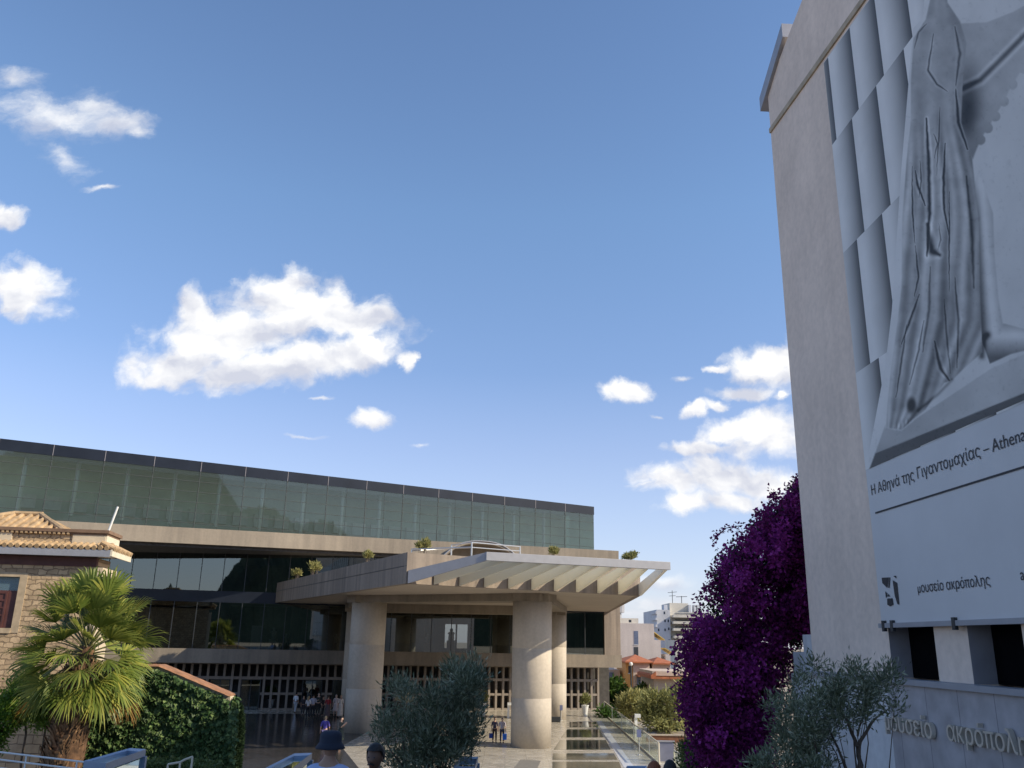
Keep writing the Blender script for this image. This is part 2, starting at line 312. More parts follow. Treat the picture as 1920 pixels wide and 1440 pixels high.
# ------------------------------------------------------------------ mesh helpers
ORIG = {}
def tag(o, label=None, cat=None, group=None, kind=None):
    if label: o['label'] = label
    if cat: o['category'] = cat
    if group: o['group'] = group
    if kind: o['kind'] = kind
    return o
def thing(name, loc, label, cat, group=None, rotz=0.0, kind=None):
    o = bpy.data.objects.new(name, None); COL.objects.link(o); o.empty_display_size = .2
    o.location = tuple(float(v) for v in loc); o.rotation_euler = (0, 0, rotz)
    ORIG[o.name] = (np.array(loc, float), rotz)
    return tag(o, label, cat, group, kind)
class MB:
    def __init__(s): s.v = []; s.f = []; s.mi = []; s.c = None
    def add(s, V, Fs, mi=0):
        b = len(s.v); s.v += [tuple(float(c) for c in q) for q in V]
        for f in Fs: s.f.append(tuple(b+i for i in f)); s.mi.append(mi)
        return s
    def box(s, lo, hi, mi=0):
        x0, y0, z0 = lo; x1, y1, z1 = hi
        return s.add([(x0,y0,z0),(x1,y0,z0),(x1,y1,z0),(x0,y1,z0),(x0,y0,z1),(x1,y0,z1),(x1,y1,z1),(x0,y1,z1)],
              [(0,3,2,1),(4,5,6,7),(0,1,5,4),(1,2,6,5),(2,3,7,6),(3,0,4,7)], mi)
    def hexa(s, b4, t4, mi=0):
        return s.add(list(b4)+list(t4), [(0,3,2,1),(4,5,6,7),(0,1,5,4),(1,2,6,5),(2,3,7,6),(3,0,4,7)], mi)
    def prism(s, poly, z0, z1, mi=0):      # plan polygon, z0/z1 numbers or lists
        n = len(poly); a = [z0]*n if np.isscalar(z0) else z0; b = [z1]*n if np.isscalar(z1) else z1
        V = [(q[0], q[1], a[i]) for i, q in enumerate(poly)] + [(q[0], q[1], b[i]) for i, q in enumerate(poly)]
        return s.add(V, [tuple(range(n))[::-1], tuple(range(n, 2*n))] + [(i, (i+1) % n, n+(i+1) % n, n+i) for i in range(n)], mi)
    def extrude(s, poly3, d, mi=0):        # planar 3-D polygon pushed along d
        n = len(poly3); d = np.array(d)
        V = [np.array(q) for q in poly3] + [np.array(q)+d for q in poly3]
        return s.add(V, [tuple(range(n)), tuple(range(n, 2*n))[::-1]] + [(i, n+i, n+(i+1) % n, (i+1) % n) for i in range(n)], mi)
    def wallseg(s, a, b, z0, z1, th, mi=0):  # upright slab from plan a to b, th metres thick towards its left
        a = np.array(a[:2], float); b = np.array(b[:2], float); d = (b-a)/np.linalg.norm(b-a); nn = np.array([-d[1], d[0]])*th
        return s.prism([a, b, b+nn, a+nn], z0, z1, mi)
    def tube(s, pts, rad, n=8, mi=0, cap=True):
        pts = [np.array(q, float) for q in pts]; k = len(pts); rad = [rad]*k if np.isscalar(rad) else rad
        base = len(s.v); up = np.array([.13, .07, 1.0])
        for i in range(k):
            d = pts[min(i+1, k-1)] - pts[max(i-1, 0)]; d = d/(np.linalg.norm(d)+1e-9)
            u = np.cross(d, up);
            if np.linalg.norm(u) < 1e-3: u = np.cross(d, [1, 0, 0])
            u /= np.linalg.norm(u); w = np.cross(d, u)
            for j in range(n):
                a = 2*math.pi*j/n; s.v.append(tuple(pts[i] + rad[i]*(math.cos(a)*u + math.sin(a)*w)))
        for i in range(k-1):
            for j in range(n):
                s.f.append((base+i*n+j, base+i*n+(j+1) % n, base+(i+1)*n+(j+1) % n, base+(i+1)*n+j)); s.mi.append(mi)
        if cap:
            s.f.append(tuple(base+j for j in range(n))[::-1]); s.mi.append(mi)
            s.f.append(tuple(base+(k-1)*n+j for j in range(n))); s.mi.append(mi)
        return s
    def lathe(s, c, prof, n=24, mi=0):     # prof: (r, z)
        base = len(s.v); k = len(prof)
        for r, z in prof:
            for j in range(n):
                a = 2*math.pi*j/n; s.v.append((c[0]+r*math.cos(a), c[1]+r*math.sin(a), c[2]+z))
        for i in range(k-1):
            for j in range(n):
                s.f.append((base+i*n+j, base+i*n+(j+1) % n, base+(i+1)*n+(j+1) % n, base+(i+1)*n+j)); s.mi.append(mi)
        s.f.append(tuple(base+j for j in range(n))[::-1]); s.mi.append(mi)
        s.f.append(tuple(base+(k-1)*n+j for j in range(n))); s.mi.append(mi)
        return s
    def ball(s, c, r, n=12, mi=0):
        r = np.array([r]*3 if np.isscalar(r) else r, float); base = len(s.v); k = n//2+1
        for i in range(k):
            t = math.pi*(i/(k-1)) ; t = min(max(t, .02), math.pi-.02)
            for j in range(n):
                a = 2*math.pi*j/n
                s.v.append((c[0]+r[0]*math.sin(t)*math.cos(a), c[1]+r[1]*math.sin(t)*math.sin(a), c[2]-r[2]*math.cos(t)))
        for i in range(k-1):
            for j in range(n):
                s.f.append((base+i*n+j, base+i*n+(j+1) % n, base+(i+1)*n+(j+1) % n, base+(i+1)*n+j)); s.mi.append(mi)
        s.f.append(tuple(base+j for j in range(n))[::-1]); s.mi.append(mi)
        s.f.append(tuple(base+(k-1)*n+j for j in range(n))); s.mi.append(mi)
        return s
    def build(s, name, mats, parent=None, smooth=False, world=True, label=None):
        V = np.array(s.v, float)
        org = np.zeros(3); rz = 0.0
        if parent is not None and world:
            q = parent; org, rz = ORIG[q.name]
            V = V - org
            if rz:
                c_, s_ = math.cos(-rz), math.sin(-rz)
                V = np.stack([V[:, 0]*c_-V[:, 1]*s_, V[:, 0]*s_+V[:, 1]*c_, V[:, 2]], 1)
        me = bpy.data.meshes.new(name); me.from_pydata(V.tolist(), [], s.f)
        mats = mats if isinstance(mats, (list, tuple)) else [mats]
        for q in mats: me.materials.append(q)
        if len(mats) > 1: me.polygons.foreach_set('material_index', s.mi)
        if smooth: me.polygons.foreach_set('use_smooth', [True]*len(me.polygons))
        if s.c is not None:
            ca = me.color_attributes.new('Col', 'FLOAT_COLOR', 'POINT')
            ca.data.foreach_set('color', np.array([(*c, 1) for c in s.c], dtype=np.float32).ravel())
        me.validate(); me.update()
        o = bpy.data.objects.new(name, me); COL.objects.link(o)
        if parent is not None:
            o.parent = parent; ORIG[o.name] = (org, rz)
        else: ORIG[o.name] = (np.zeros(3), 0.0)
        if label: o['label'] = label
        return o
def bevel(o, w=.02, seg=2):
    mod = o.modifiers.new('bevel', 'BEVEL'); mod.width = w; mod.segments = seg; mod.limit_method = 'ANGLE'; mod.angle_limit = R_(40); return o

def leafmesh(name, P, length, width, mat, parent, dirs=None, droop=0.0, bend=.25, jitter=.35, normals=None):
    """many leaf-shaped faces at P (n x 3)"""
    n = len(P); P = np.asarray(P, float)
    if dirs is None: dirs = rng.normal(size=(n, 3))
    else: dirs = np.asarray(dirs, float) + rng.normal(size=(n, 3))*jitter
    dirs[:, 2] -= droop; dirs /= np.linalg.norm(dirs, axis=1, keepdims=True)+1e-9
    if normals is None: rn = rng.normal(size=(n, 3))
    else: rn = np.asarray(normals, float) + rng.normal(size=(n, 3))*jitter
    side = np.cross(dirs, rn); side /= np.linalg.norm(side, axis=1, keepdims=True)+1e-9
    nor = np.cross(side, dirs)
    ln = length*(.65+.7*rng.random((n, 1))); wd = width*(.65+.7*rng.random((n, 1)))
    V = np.empty((n, 4, 3)); V[:, 0] = P; V[:, 1] = P+dirs*ln*.5+side*wd*.5+nor*bend*wd; V[:, 2] = P+dirs*ln; V[:, 3] = P+dirs*ln*.5-side*wd*.5+nor*bend*wd
    org, rz = (np.zeros(3), 0.0) if parent is None else ORIG[parent.name]
    V = V.reshape(-1, 3) - org
    if rz:
        c_, s_ = math.cos(-rz), math.sin(-rz); V = np.stack([V[:, 0]*c_-V[:, 1]*s_, V[:, 0]*s_+V[:, 1]*c_, V[:, 2]], 1)
    me = bpy.data.meshes.new(name)
    me.vertices.add(4*n); me.vertices.foreach_set('co', V.ravel().astype(np.float32))
    me.loops.add(4*n); me.loops.foreach_set('vertex_index', np.arange(4*n, dtype=np.int32))
    me.polygons.add(n); me.polygons.foreach_set('loop_start', np.arange(0, 4*n, 4, dtype=np.int32))
    try: me.polygons.foreach_set('loop_total', np.full(n, 4, dtype=np.int32))
    except Exception: pass
    me.materials.append(mat); me.update(); me.validate()
    o = bpy.data.objects.new(name, me); COL.objects.link(o)
    if parent is not None: o.parent = parent
    ORIG[o.name] = (org, rz)
    return o
def inpoly(P, poly):
    x, y = P[:, 0], P[:, 1]; r = np.zeros(len(P), bool); n = len(poly); j = n-1
    for i in range(n):
        xi, yi = poly[i]; xj, yj = poly[j]
        c = ((yi > y) != (yj > y)) & (x < (xj-xi)*(y-yi)/(yj-yi+1e-12)+xi); r ^= c; j = i
    return r
def samp(poly, n):
    poly = np.array(poly, float); lo, hi = poly.min(0), poly.max(0); out = np.zeros((0, 2))
    while len(out) < n:
        q = lo+(hi-lo)*rng.random((n*2, 2)); out = np.vstack([out, q[inpoly(q, poly)]])
    return out[:n]
def sub_px(poly, n, Y, dY, k, rpx, squash=1.0):
    """clumped points inside an outline surveyed at distance Y, dY metres deep"""
    c = samp(poly, k); cy = Y+dY*(rng.random(k)*2-1)
    i = rng.integers(0, k, n); r = rpx*np.abs(rng.normal(size=(n, 1)))**.7
    d = rng.normal(size=(n, 2)); d /= np.linalg.norm(d, axis=1, keepdims=True)
    q = c[i]+d*r*np.array([1, squash]); mpp = Y/FPX
    yy_ = cy[i]+rng.normal(size=n)*rpx*mpp*.7
    P = np.array([at(a, b, float(t)) for (a, b), t in zip(q, yy_)])
    C3 = np.array([at(a, b, float(t)) for (a, b), t in zip(c, cy)])
    return P, C3[i]
def ell_clumps(c, rad, k, n, cr, shell=.55):
    d = rng.normal(size=(k, 3)); d /= np.linalg.norm(d, axis=1, keepdims=True)
    C3 = np.array(c)+d*np.array(rad)*(shell+(1-shell)*rng.random((k, 1)))
    i = rng.integers(0, k, n); P = C3[i]+rng.normal(size=(n, 3))*cr
    return P, C3[i], C3
def text_mesh(body, size=1.0, extrude=0.0, bold=0.0):
    """letters filled row by row from their outlines (non-zero winding), so that overlapping strokes stay whole"""
    cu = bpy.data.curves.new('t', 'FONT'); cu.body = body; cu.size = size; cu.resolution_u = 5; cu.fill_mode = 'NONE'
    o = bpy.data.objects.new('t', cu); COL.objects.link(o); bpy.context.view_layer.update()
    me = bpy.data.meshes.new_from_object(o.evaluated_get(bpy.context.evaluated_depsgraph_get()))
    P = [tuple(v.co[:2]) for v in me.vertices]; nb = {}
    for e in me.edges:
        i, j = e.vertices; nb.setdefault(i, []).append(j); nb.setdefault(j, []).append(i)
    bpy.data.objects.remove(o); bpy.data.curves.remove(cu); bpy.data.meshes.remove(me)
    seen = set(); loops = []
    for st in nb:
        if st in seen: continue
        lp = [st]; seen.add(st)
        while True:
            q = [i for i in nb[lp[-1]] if i not in seen]
            if not q: break
            lp.append(q[0]); seen.add(q[0])
        loops.append([P[i] for i in lp])
    big = max(loops, key=len)
    area = lambda l: sum(l[i-1][0]*l[i][1]-l[i][0]*l[i-1][1] for i in range(len(l)))/2
    def contains(l, q):
        c = False
        for i in range(len(l)):
            (x1, y1), (x2, y2) = l[i-1], l[i]
            if (y1 > q[1]) != (y2 > q[1]) and q[0] < (x2-x1)*(q[1]-y1)/(y2-y1)+x1: c = not c
        return c
    ors = []
    for l in loops:          # nested outlines are holes, everything else is ink
        hole = any(m_ is not l and all(contains(m_, q) for q in l[::3]) for m_ in loops)
        sg = 1 if area(l) > 0 else -1; ors.append(sg*(-1 if hole else 1))
    ys_ = [q[1] for l in loops for q in l]; y0, y1 = min(ys_), max(ys_); n = max(8, int((y1-y0)/.014)); V = []; Fs = []
    for r in range(n):
        ya, yb = y0+(y1-y0)*r/n, y0+(y1-y0)*(r+1)/n; ym = (ya+yb)/2; ev = []
        for l, w in zip(loops, ors):
            for i in range(len(l)):
                (xa, y_a), (xb, y_b) = l[i-1], l[i]
                if (y_a > ym) != (y_b > ym): ev.append((xa+(xb-xa)*(ym-y_a)/(y_b-y_a), w*(1 if y_b > y_a else -1)))
        ev.sort(); wn = 0; x0_ = None
        for x, d in ev:
            if wn == 0: x0_ = x
            wn += d
            if wn == 0 and x-x0_ > 1e-4:
                k = len(V); xa, xb = x0_-bold, x+bold
                if extrude:
                    V += [(xa, ya, -extrude), (xb, ya, -extrude), (xb, yb, -extrude), (xa, yb, -extrude), (xa, ya, extrude), (xb, ya, extrude), (xb, yb, extrude), (xa, yb, extrude)]
                    Fs += [(k+4, k+5, k+6, k+7), (k, k+3, k+2, k+1), (k, k+1, k+5, k+4), (k+1, k+2, k+6, k+5), (k+2, k+3, k+7, k+6), (k+3, k, k+4, k+7)]
                else:
                    V += [(xa, ya, 0), (xb, ya, 0), (xb, yb, 0), (xa, yb, 0)]; Fs.append((k, k+1, k+2, k+3))
    return np.array(V), Fs
# ------------------------------------------------------------------ ground
def gz(x, y):
    return min(4.7, max(0.0, 4.7-0.165*(y-2.0)))
def sheet(name, mat, xs, ys, zf, kind='structure'):
    b = MB(); nx, ny = len(xs), len(ys)
    V = [(x, y, zf(x, y)) for y in ys for x in xs]
    b.add(V, [(j*nx+i, j*nx+i+1, (j+1)*nx+i+1, (j+1)*nx+i) for j in range(ny-1) for i in range(nx-1)])
    o = b.build(name, mat); o['kind'] = kind; return o
M['earth'] = plain('dusty_ground', (.30, .25, .19), .95, .25, .4, bump=.3)
ys = [-300, -60, 0, 2]+[2+i*2.0 for i in range(1, 15)]+[30.5, 34, 60, 130, 260, 700, 3000]
sheet('ground', M['earth'], [-3000, -300, -60, -20, -8, 0, 8, 20, 60, 300, 3000], ys, lambda x, y: gz(x, y)-.02)
def paving(name, c, rough, w, h, gap, k=.6, coat=0.0):
    t = NT(name); b = t.node('ShaderNodeTexBrick'); b.offset = 0.0
    b.inputs['Scale'].default_value = 1.0; b.inputs['Brick Width'].default_value = w; b.inputs['Row Height'].default_value = h; b.inputs['Mortar Size'].default_value = gap
    b.inputs['Color1'].default_value = (*sc(c, .9), 1); b.inputs['Color2'].default_value = (*sc(c, 1.1), 1); b.inputs['Mortar'].default_value = (*sc(c, k), 1)
    t.L.new(t.tc.outputs['Object'], b.inputs['Vector'])
    f = t.noise(1.4, 6)
    t.base(t.mix(1.0, b.outputs['Color'], t.ramp(f, [(.3, (.8, .8, .8)), (.7, (1.15, 1.15, 1.15))]), 'MULTIPLY'))
    t.set(Roughness=rough); r = t.ramp(t.noise(2.3, 5), [(.3, (rough*.7,)*3), (.7, (rough*1.5,)*3)]); t.L.new(r, t.b.inputs['Roughness'])
    return t.m
M['plaza'] = paving('polished_marble_paving', (.47, .43, .36), .22, 1.2, .8, .008)
M['darkplaza'] = paving('polished_dark_paving', (.055, .05, .047), .13, 1.5, 1.5, .012, 1.8)
M['glassfloor'] = paving('walkable_dark_glass', (.05, .06, .045), .05, 2.0, 1.4, .02, 2.0)
M['mat'] = plain('grey_entrance_mat', (.19, .175, .15), .9, .12, 4)
def flat(name, pts, z, mat, th=None):
    b = MB(); b.prism([(q[0], q[1]) for q in pts], z-.003 if th is None else z-th, z)
    o = b.build(name, mat); o['kind'] = 'structure'; return o
flat('plaza', [(-60, 31), (11.2, 31), (11.2, 90), (-60, 90)], .01, M['plaza'])
g = lambda x, y: atz(x, y, 0.0)
flat('dark_plaza', [g(300, 1338), g(655, 1339), g(690, 1372), g(640, 1400), g(690, 1462), (-22, 40.5), (-40, 60)], .016, M['darkplaza'])  # dark polished floor; part of its darkness is shade put into the colour
# glass floor bays of the right-hand walkway
GF = [((1068, 1354), (1117, 1354), (1122, 1364), (1068, 1364)), ((1064, 1368), (1124, 1368), (1132, 1383), (1052, 1383)),
      ((1050, 1388), (1136, 1388), (1145, 1406), (1038, 1406)), ((1037, 1413), (1151, 1413), (1158, 1425), (1036, 1425)),
      ((1036, 1429), (1161, 1429), (1166, 1444), (1036, 1446))]
for q in GF:
    flat('glass_floor', [g(*a) for a in q], .018, M['glassfloor'])
flat('entrance_mat', [g(976, 1425), g(1014, 1427), g(1005, 1446), g(960, 1446)], .022, M['mat'])
flat('marble_band', [g(1118, 1352), g(1128, 1352), g(1190, 1440), g(1170, 1440)], .02, plain('pale_marble_band', (.62, .63, .66), .25, .06))

# far wooded rise behind the camera: the rise the glass fronts mirror
hb = MB()
def ridge(x):
    b_ = np.interp(x, [-260, -60, 8, 16, 24, 45, 60, 80, 150, 165, 235, 260, 320], [11, 12, 12, 20, 33, 36, 44, 62, 66, 54, 52, 26, 18])
    return b_+2.0*math.sin(x*.17+2)+1.5*abs(math.sin(x*.43))+1.1*abs(math.sin(x*1.1+1))+.6*abs(math.sin(x*2.7))+(7*max(0, 1-abs(x-2)/1.1)**.5 if abs(x-2) < 1.1 else 0)
xs = np.concatenate([np.arange(-260, -40, 2.0), np.arange(-40, 320, .45)])
V = []; Fh = []
for i, x in enumerate(xs):
    V += [(x, -95, 3), (x, -112-4*math.sin(x*.2), ridge(x)*.75), (x, -125, ridge(x)), (x, -170, 3)]
for i in range(len(xs)-1):
    for k in range(3): Fh.append((4*i+k, 4*i+k+1, 4*i+5+k, 4*i+4+k))
hb.add(V, Fh)
hb.mi = [1 if V[4*i][0] > 150 and k > 0 else 0 for i in range(len(xs)-1) for k in range(3)]
M['rock'] = plain('limestone_rock', (.34, .29, .22), .9, .4, .15)
o = hb.build('hill', [M['hill'], M['rock']]); o['kind'] = 'structure'

# ------------------------------------------------------------------ the museum
PH = R_(15); FE = np.array([math.cos(PH), math.sin(PH), 0]); FN = np.array([math.sin(PH), -math.cos(PH), 0]); FB = np.array([-8., 84., 0])
def fac(u, out=0., z=0.): return FB+FE*u+FN*out+np.array([0, 0, z])
def fu(x, y=1250):
    return float((onplane(x, y, FB, FN)-FB) @ FE)
mus = thing('museum_building', (-8, 84, 0), 'long concrete and tinted glass museum with a deep entrance canopy on round columns', 'museum')
def fbox(b, u0, u1, o0, o1, z0, z1, mi=0):
    return b.prism([fac(u0, o0), fac(u1, o0), fac(u1, o1), fac(u0, o1)], z0, z1, mi)
UL, UR = -44.0, 20.0
fbox(MB(), UL, UR, .35, -.4, 4.03, 5.22).build('floor_slab', M['conc'], mus)
# roof deck under the gallery
def deckline(x): return np.array([x, 73.3+(x+37.8)*(88.9-73.3)/49.3])
GA = np.array([-39.99, 65.39, 0]); GB = np.array([9.31, 94.54, 0]); GE = (GB-GA)/np.linalg.norm(GB-GA); GN = np.array([GE[1], -GE[0], 0])
def galY(X): return GA[1]+(X-GA[0])*GE[1]/GE[0]
DK = []
for x in (-60, 60, 180, 300, 420, 540, 660, 800, 980, 1160):
    yt_, yb_ = 970.5+.0538*x, 1002.5+.0476*x-(0 if x < 700 else (x-700)*.004)
    Yd = 70.0
    for _ in range(8):
        X = at(x, yt_, Yd)[0]; Yd = min(deckline(X)[1], galY(X)-.35)
    DK.append((at(x, yt_, Yd), at(x, yb_, Yd)))
b = MB(); bk = np.array([-9., 30., 0])
for (t0, b0), (t1, b1) in zip(DK[:-1], DK[1:]):
    b.hexa([b0, b1, b1+bk, b0+bk], [t0, t1, t1+bk, t0+bk])
b.build('roof_deck', M['conc'], mus)
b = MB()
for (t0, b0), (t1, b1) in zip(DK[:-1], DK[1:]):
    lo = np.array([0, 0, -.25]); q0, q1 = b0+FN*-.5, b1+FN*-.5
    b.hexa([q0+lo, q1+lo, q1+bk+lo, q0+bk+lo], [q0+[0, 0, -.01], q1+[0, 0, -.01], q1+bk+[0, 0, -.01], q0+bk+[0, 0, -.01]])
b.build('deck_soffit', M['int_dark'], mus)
# lower and upper window bands
PANE = 1.93
def window(u0, u1, z0, z1, name='window'):
    b = MB(); b.add([fac(u0, 0, z0), fac(u1, 0, z0), fac(u1, 0, z1), fac(u0, 0, z1)], [(0, 1, 2, 3)], 0)
    fbox(b, u0-.03, u0+.03, .03, -.06, z0, z1, 1)
    b.build(name, [M['mid_glass'], M['darkmetal']], mus)
u = 18.2
while u > UL+2:
    window(u-PANE, u, 5.22, 9.2); window(u-PANE, u, 10.2, 14.02); u -= PANE
fbox(MB(), UL, 18.3, .05, -.1, 9.2, 10.2).build('floor_band', M['navyband'], mus)
b = MB(); fbox(b, 18.3, UR, .1, -30, 5.22, 14.0); b.build('end_wall', M['conc_dark'], mus)
# inside the two window bands
fbox(MB(), UL, 18.2, -.2, -15, 4.6, 5.0).build('interior_floor', M['int_floor'], mus)
fbox(MB(), UL, 18.2, -.2, -15, 9.35, 10.05).build('interior_floor', M['int_wall'], mus)
bw = fac(0, -14); q = [onplane(x, y, bw, FN) for x, y in ((835, 1170), (878, 1170), (878, 1216), (835, 1216))]
hu0, hu1 = float((q[0]-bw) @ FE), float((q[1]-bw) @ FE); hz1 = q[0][2]; hz0 = q[2][2]
b = MB(); fbox(b, UL, hu0, -14, -14.3, 5, 14); fbox(b, hu1, 18.2, -14, -14.3, 5, 14); fbox(b, hu0, hu1, -14, -14.3, hz1, 14); fbox(b, hu0, hu1, -14, -14.3, 4.6, hz0)
hm = (hu0+hu1)/2; fbox(b, hm-.08, hm+.08, -14, -14.2, hz0, hz1)
b.build('interior_wall', M['int_dark'], mus)
for k in range(9):
    c = fac(-38+k*6.6, -5.5); MB().lathe((c[0], c[1], 5.0), [(.45, 0), (.45, 4.35)], 16).build('interior_column', M['int_wall'], mus)
# ground floor concrete screen with door openings
doors = [(fu(390, 1300), fu(428, 1300)), (fu(449, 1300), fu(487, 1300)), (fu(567, 1300), fu(605, 1300)), (fu(625, 1300), fu(662, 1300)), (fu(745, 1300), fu(785, 1300))]
b = MB(); u0s, u1s = -43., fu(1134, 1300)
def indoor(u): return any(a < u < c for a, c in doors)
u = u1s
while u > u0s:
    if indoor(u-.10) : fbox(b, u-.20, u, -1.5, -2.1, 2.62, 4.03)
    else: fbox(b, u-.20, u, -1.5, -2.1, 0, 4.03)
    u -= .70
for z0, z1 in ((2.62, 2.86), (3.90, 4.03)): fbox(b, u0s, u1s, -1.52, -2.07, z0, z1)
cuts = sorted([v for d in doors for v in d]); segs = [u0s]+cuts+[u1s]
for i in range(0, len(segs), 2):
    for z0, z1 in ((1.30, 1.50), (0, .16)): fbox(b, segs[i], segs[i+1], -1.53, -2.06, z0, z1)
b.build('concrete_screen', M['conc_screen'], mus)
fbox(MB(), u0s, u1s+1.5, -2.6, -2.8, 0, 4.03).build('dark_glazing', M['int_dark'], mus)
for a, c in doors:
    b = MB(); mid = (a+c)/2
    for (p0, p1) in ((a+.06, mid-.03), (mid+.03, c-.06)):
        b.add([fac(p0, -1.8, .05), fac(p1, -1.8, .05), fac(p1, -1.8, 2.55), fac(p0, -1.8, 2.55)], [(0, 1, 2, 3)], 0)
    for uu_ in (a+.03, mid, c-.03): fbox(b, uu_-.035, uu_+.035, -1.75, -1.85, 0, 2.6, 1)
    fbox(b, a, c, -1.75, -1.85, 2.54, 2.6, 1)
    b.build('door', [M['mid_glass'], M['darkmetal']], mus)
# top gallery box, turned against the floors below
GX = [0, 95, 190, 280, 367, 450, 530, 606, 678, 749, 815, 879, 941, 1001, 1058, 1113]
GL = np.linalg.norm(GB-GA); NB = 15; BW = GL/NB
ZT = 20.8; ROW = .89
def gal(s, out=0., z=0.): return GA+GE*s+GN*out+np.array([0, 0, z])
dxs = [q[0][0] for q in DK]; dzs = [q[0][2] for q in DK]
def zb(s): return float(np.interp(GA[0]+GE[0]*s, dxs, dzs))-.25
def gbox(b, s0, s1, o0, o1, z0, z1, mi=0):
    return b.prism([gal(s0, o0), gal(s1, o0), gal(s1, o1), gal(s0, o1)], z0, z1, mi)
for k in range(-1, NB):
    s0, s1 = k*BW, (k+1)*BW
    b = MB(); b.add([gal(s0, 0, zb(s0)), gal(s1, 0, zb(s1)), gal(s1, 0, ZT-ROW), gal(s0, 0, ZT-ROW)], [(0, 1, 2, 3)], 0)
    b.build('gallery_window', M['gal_glass'], mus)
    b = MB(); gbox(b, s0-.026, s0+.026, .03, -.08, zb(s0), ZT-ROW)
    gbox(b, s0+BW/2-.012, s0+BW/2+.012, .02, -.03, zb(s0+BW/2), ZT-ROW)
    for r in range(2, 7):
        z = ZT-ROW*r
        if z > zb(s1)+.05: gbox(b, s0, s1, .02, -.04, z-.018, z+.018)
    w_ = b.build('window_mullion', M['mull'], mus)
b = MB(); gbox(b, -BW, GL+.05, .02, -.3, ZT-ROW, ZT); b.build('roof_band', M['navyband'], mus)
b = MB()
for k in range(0, NB): gbox(MB(), k*BW-.025, k*BW+.025, .05, .02, ZT-ROW, ZT).build('band_joint', M['roller'], mus)
b = MB(); gbox(b, -BW, GL, -.12, -.2, ZT-ROW-.36, ZT-ROW); b.build('blind', M['roller'], mus)
b = MB(); b.add([gal(GL, 0, zb(GL)), gal(GL, -26, zb(GL)), gal(GL, -26, ZT), gal(GL, 0, ZT)], [(0, 1, 2, 3)]); b.build('gallery_end_glazing', M['gal_glass'], mus)
gbox(MB(), -BW, GL-.1, -4.2, -26, ZT-.45, ZT-.02).build('gallery_roof', M['gal_wall'], mus)
gbox(MB(), -BW, GL-.1, -.31, -4.19, ZT-.1, ZT-.06).build('roof_glazing', M['gal_glass'], mus)
gbox(MB(), -BW, GL-.3, -5.2, -6, 15.43, ZT-.45).build('gallery_core_wall', M['gal_wall'], mus)
for k in range(-1, NB-1):
    c = gal((k+.55)*BW, -1.6); MB().lathe((c[0], c[1], 15.43), [(.17, 0), (.17, 4.9)], 12).build('gallery_column', M['whitemetal'], mus)
for k in range(0, 26):          # carved blocks on the core wall
    s = 2+k*1.95
    if s < GL-6: gbox(MB(), s, s+1.35, -4.9, -5.2, 16.2, 17.35).build('relief_block', M['marble'], mus)

# entrance canopy
CA = np.array([-5.76, 49.3, 0]); CB = np.array([8.68, 57.47, 0]); CC = np.array([10.3, 89.2, 0]); CD = np.array([-21.2, 80.4, 0])
ZB, ZTOP = 9.33, 11.07
cen = (CA+CB+CC+CD)/4
def inset(pts, d): return [q+(cen-q)/np.linalg.norm(cen-q)*d for q in pts]
can = MB(); can.prism([CA, CB, CC, CD], ZB, 10.3).build('canopy_slab', M['soffit'], mus)
ORIGC = can
b = MB()
def upstand(b, p, q, th=.35, z0=ZB-.004, z1=ZTOP, mi=0):
    d = (q-p)/np.linalg.norm(q-p); nn = np.array([-d[1], d[0], 0])
    return b.prism([p-nn*.004, q-nn*.004, q+nn*th, p+nn*th], z0, z1, mi)
upstand(b, CA, CB); upstand(b, CD, CA+(CD-CA)/np.linalg.norm(CD-CA)*.01); upstand(b, CB, CC)
b.build('canopy_parapet', M['conc_dark'], mus)
b = MB(); d = (CD-CA)/np.linalg.norm(CD-CA); nn = np.array([d[1], -d[0], 0])
b.prism([CA+nn*-.012, CD+nn*-.012, CD+nn*.02, CA+nn*.02], 10.30, 10.345); b.build('parapet_groove', M['darkmetal'], mus)
FA = np.array([-1.25, 48.46, 0]); FBk = np.array([9.79, 52.49, 0])
cd_ = (CB-CA)/np.linalg.norm(CB-CA); cn = np.array([cd_[1], -cd_[0], 0])
fd = (FBk-FA)/np.linalg.norm(FBk-FA); fn = np.array([fd[1], -fd[0], 0])
ZF0, ZF1 = 10.62, 11.09
b = MB(); b.prism([FA, FBk, FBk-fn*.3, FA-fn*.3], ZF0, ZF1); o = b.build('canopy_fascia', M['alu'], mus); bevel(o, .015)
def blade(b, pc, pf, th, zc0, zf0, z1, zc1=None):
    d = (pf-pc); d /= np.linalg.norm(d); nn = np.array([-d[1], d[0], 0])*th/2
    b4 = [pc-nn, pf-nn, pf+nn, pc+nn]; zz = [zc0, zf0, zf0, zc0]
    zc1 = z1 if zc1 is None else zc1
    return b.prism(b4, zz, [zc1, z1, z1, zc1])
for k in range(1, 10):
    t = k/10.0
    pc = CA+(CB-CA)*(.105+.895*(k-1)/9.0 if k < 10 else 1)*.995 + cn*.03
    pf = FA+(FBk-FA)*(.115+.86*(k-1)/9.0) - fn*.31
    blade(MB(), pc, pf, .19, ZB+.02, ZF0+.03, ZTOP-.03, ZB+.86).build('canopy_louvre', M['fin'], mus)
blade(MB(), CA+cn*.03+cd_*.12, FA-fn*.15+fd*.1, .2, ZB+.01+.0, ZF0, ZF1-.01, ZB+.72).build('canopy_edge_beam', M['alu'], mus)
blade(MB(), CB+cn*.03-cd_*.05, FBk-fn*.31-fd*.13, .2, ZB+.01, ZF0+.02, ZF1-.02, ZB+.75).build('canopy_edge_beam', M['whitepaint'], mus)
